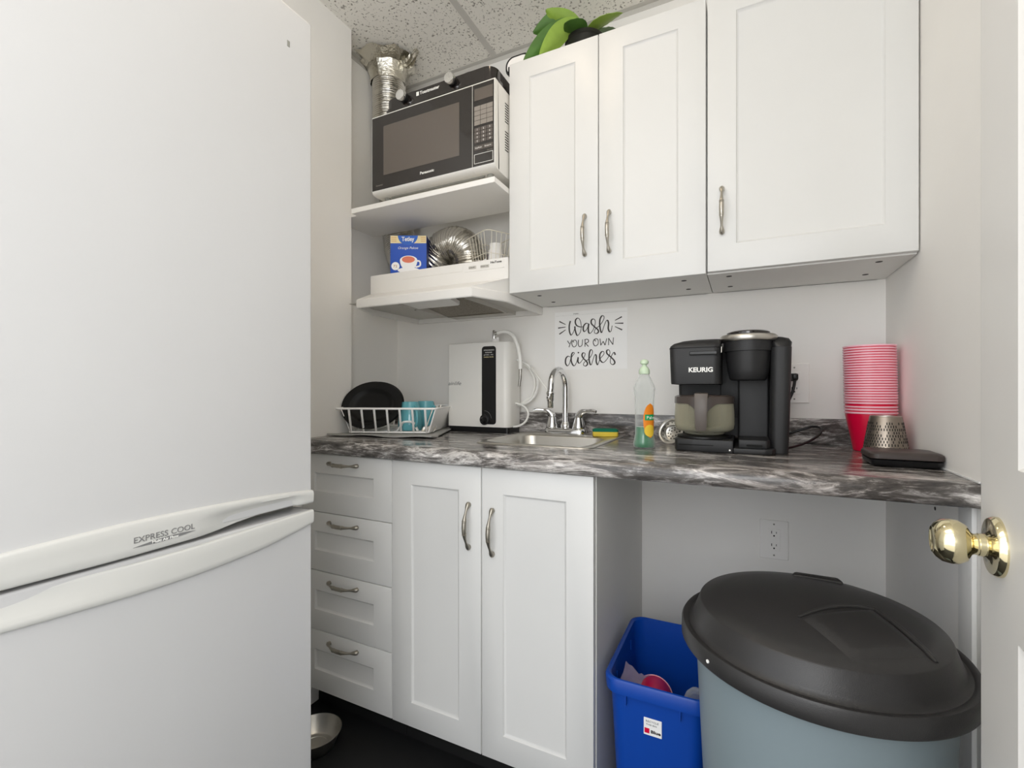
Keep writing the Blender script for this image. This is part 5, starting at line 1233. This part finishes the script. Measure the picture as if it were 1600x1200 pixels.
# lid: rim skirt, gutter, stepped dome with a tapered recessed hand panel
SEG, prof = 96, [(0.202, -0.028), (0.2115, -0.028), (0.2130, -0.025), (0.2125, -0.003), (0.2100, 0.001), (0.2040, 0.0015), (0.2000, -0.001), (0.1950, 0.001), (0.1915, 0.008), (0.1810, 0.0370), (0.1785, 0.0395),
                 (0.1500, 0.0450), (0.1250, 0.0490), (0.1000, 0.0520), (0.0750, 0.0540), (0.0500, 0.0555), (0.0250, 0.0562), (0.0, 0.0565)]
def dome(x, y):
    r = math.hypot(x, y)
    for (ra, za), (rb_, zb_) in zip(prof[1:], prof[2:]):
        if rb_ <= r <= ra: return za + (zb_ - za) * (ra - r) / (ra - rb_)
    return prof[-1][1]
lathe(ld, prof, (TX, TY, TZ), seg=SEG)
link('lid', ld, 'lid', t, 42)
lid = C.objects['lid']
def ring_patch(poly_fn, n1, n2, dz):
    bm = NB(); rows = []
    for i in range(n1 + 1):
        rows.append([])
        for j in range(n2 + 1):
            x, y, e = poly_fn(i / n1, j / n2); rows[-1].append(bm.verts.new((TX + x, TY + y, TZ + dome(x, y) + dz * e)))
    for a, c in zip(rows, rows[1:]):
        for j in range(n2): bm.faces.new((a[j], a[j + 1], c[j + 1], c[j]))
    return bm
# raised hand panel: flat ramp running down towards the camera's right
quad = [(-0.025, -0.070), (0.088, 0.014), (0.130, -0.100), (0.030, -0.160)]
def hand(u, v):
    a = Vector(quad[0]).lerp(Vector(quad[1]), u); c = Vector(quad[3]).lerp(Vector(quad[2]), u); p = a.lerp(c, v)
    e = min(1, min(u, 1 - u) / 0.05, (v) / 0.05, (1 - v) / 0.10); return p.x, p.y, e
bm = NB(); 
def ridge(pts, r):
    tube(bm, [(TX + x, TY + y, TZ + dome(x, y) + 0.0005) for x, y in pts], r, 10, smooth=6)
ridge([(-0.027, -0.072), (0.008, -0.030), (0.050, 0.004), (0.086, 0.016), (0.093, 0.012)], [0.0020, 0.0040, 0.0045, 0.0045, 0.0045])
ridge([(0.093, 0.012), (0.108, -0.025), (0.122, -0.065), (0.132, -0.098), (0.135, -0.108)], [0.0045, 0.0048, 0.0048, 0.0040, 0.0022])
link('lid_ridge', bm, 'lid', lid, 60)
bm = ring_patch(hand, 14, 18, 0.0045); link('hand_panel', bm, 'lid', lid, 60)
b = NB(); prism(b, [(-0.040, 0.150), (0.050, 0.150), (0.044, 0.172), (-0.034, 0.172)], 0.020, 0.0475, 'z', 0.006, 3, mtx=Matrix.Translation((TX + 0.02, TY, TZ))); link('hinge_tab', b, 'lid', lid, 50)
b = NB(); a_ = math.radians(222); disc(b, (TX + 0.2130 * math.cos(a_), TY + 0.2130 * math.sin(a_), TZ - 0.014), 0.0028, (math.cos(a_), math.sin(a_), 0), 0.0015, 12); link('rivet', b, 'inkwhite', lid, 40)

# ------------------------------------------------------------------ steel bowl on the floor
t = thing('metal_bowl', 'round steel bowl on the dark floor before the drawers', 'bowl', (-1.158, 1.005, 0.0005), 0)
b = NB(); lathe(b, [(0, 0), (0.050, 0), (0.056, 0.003), (0.072, 0.040), (0.0765, 0.0485), (0.0775, 0.050), (0.0755, 0.0505), (0.070, 0.040), (0.054, 0.0055), (0.048, 0.0035), (0, 0.0035)], seg=48); link('bowl_shell', b, 'steel', t, 60)
b = NB(); lathe(b, [(0.036, 0.0036), (0.037, 0.0050), (0.038, 0.0036)], seg=36); link('base_ring', b, 'steel', t, 60)
b = NB(); disc(b, (XR - 0.0008, 1.300, 0.823), 0.004, (-1, 0, 0), 0.0006, 12); hole = link('wall_hole', b, 'dark'); hole['kind'] = 'structure'; hole.name = 'trim_3'
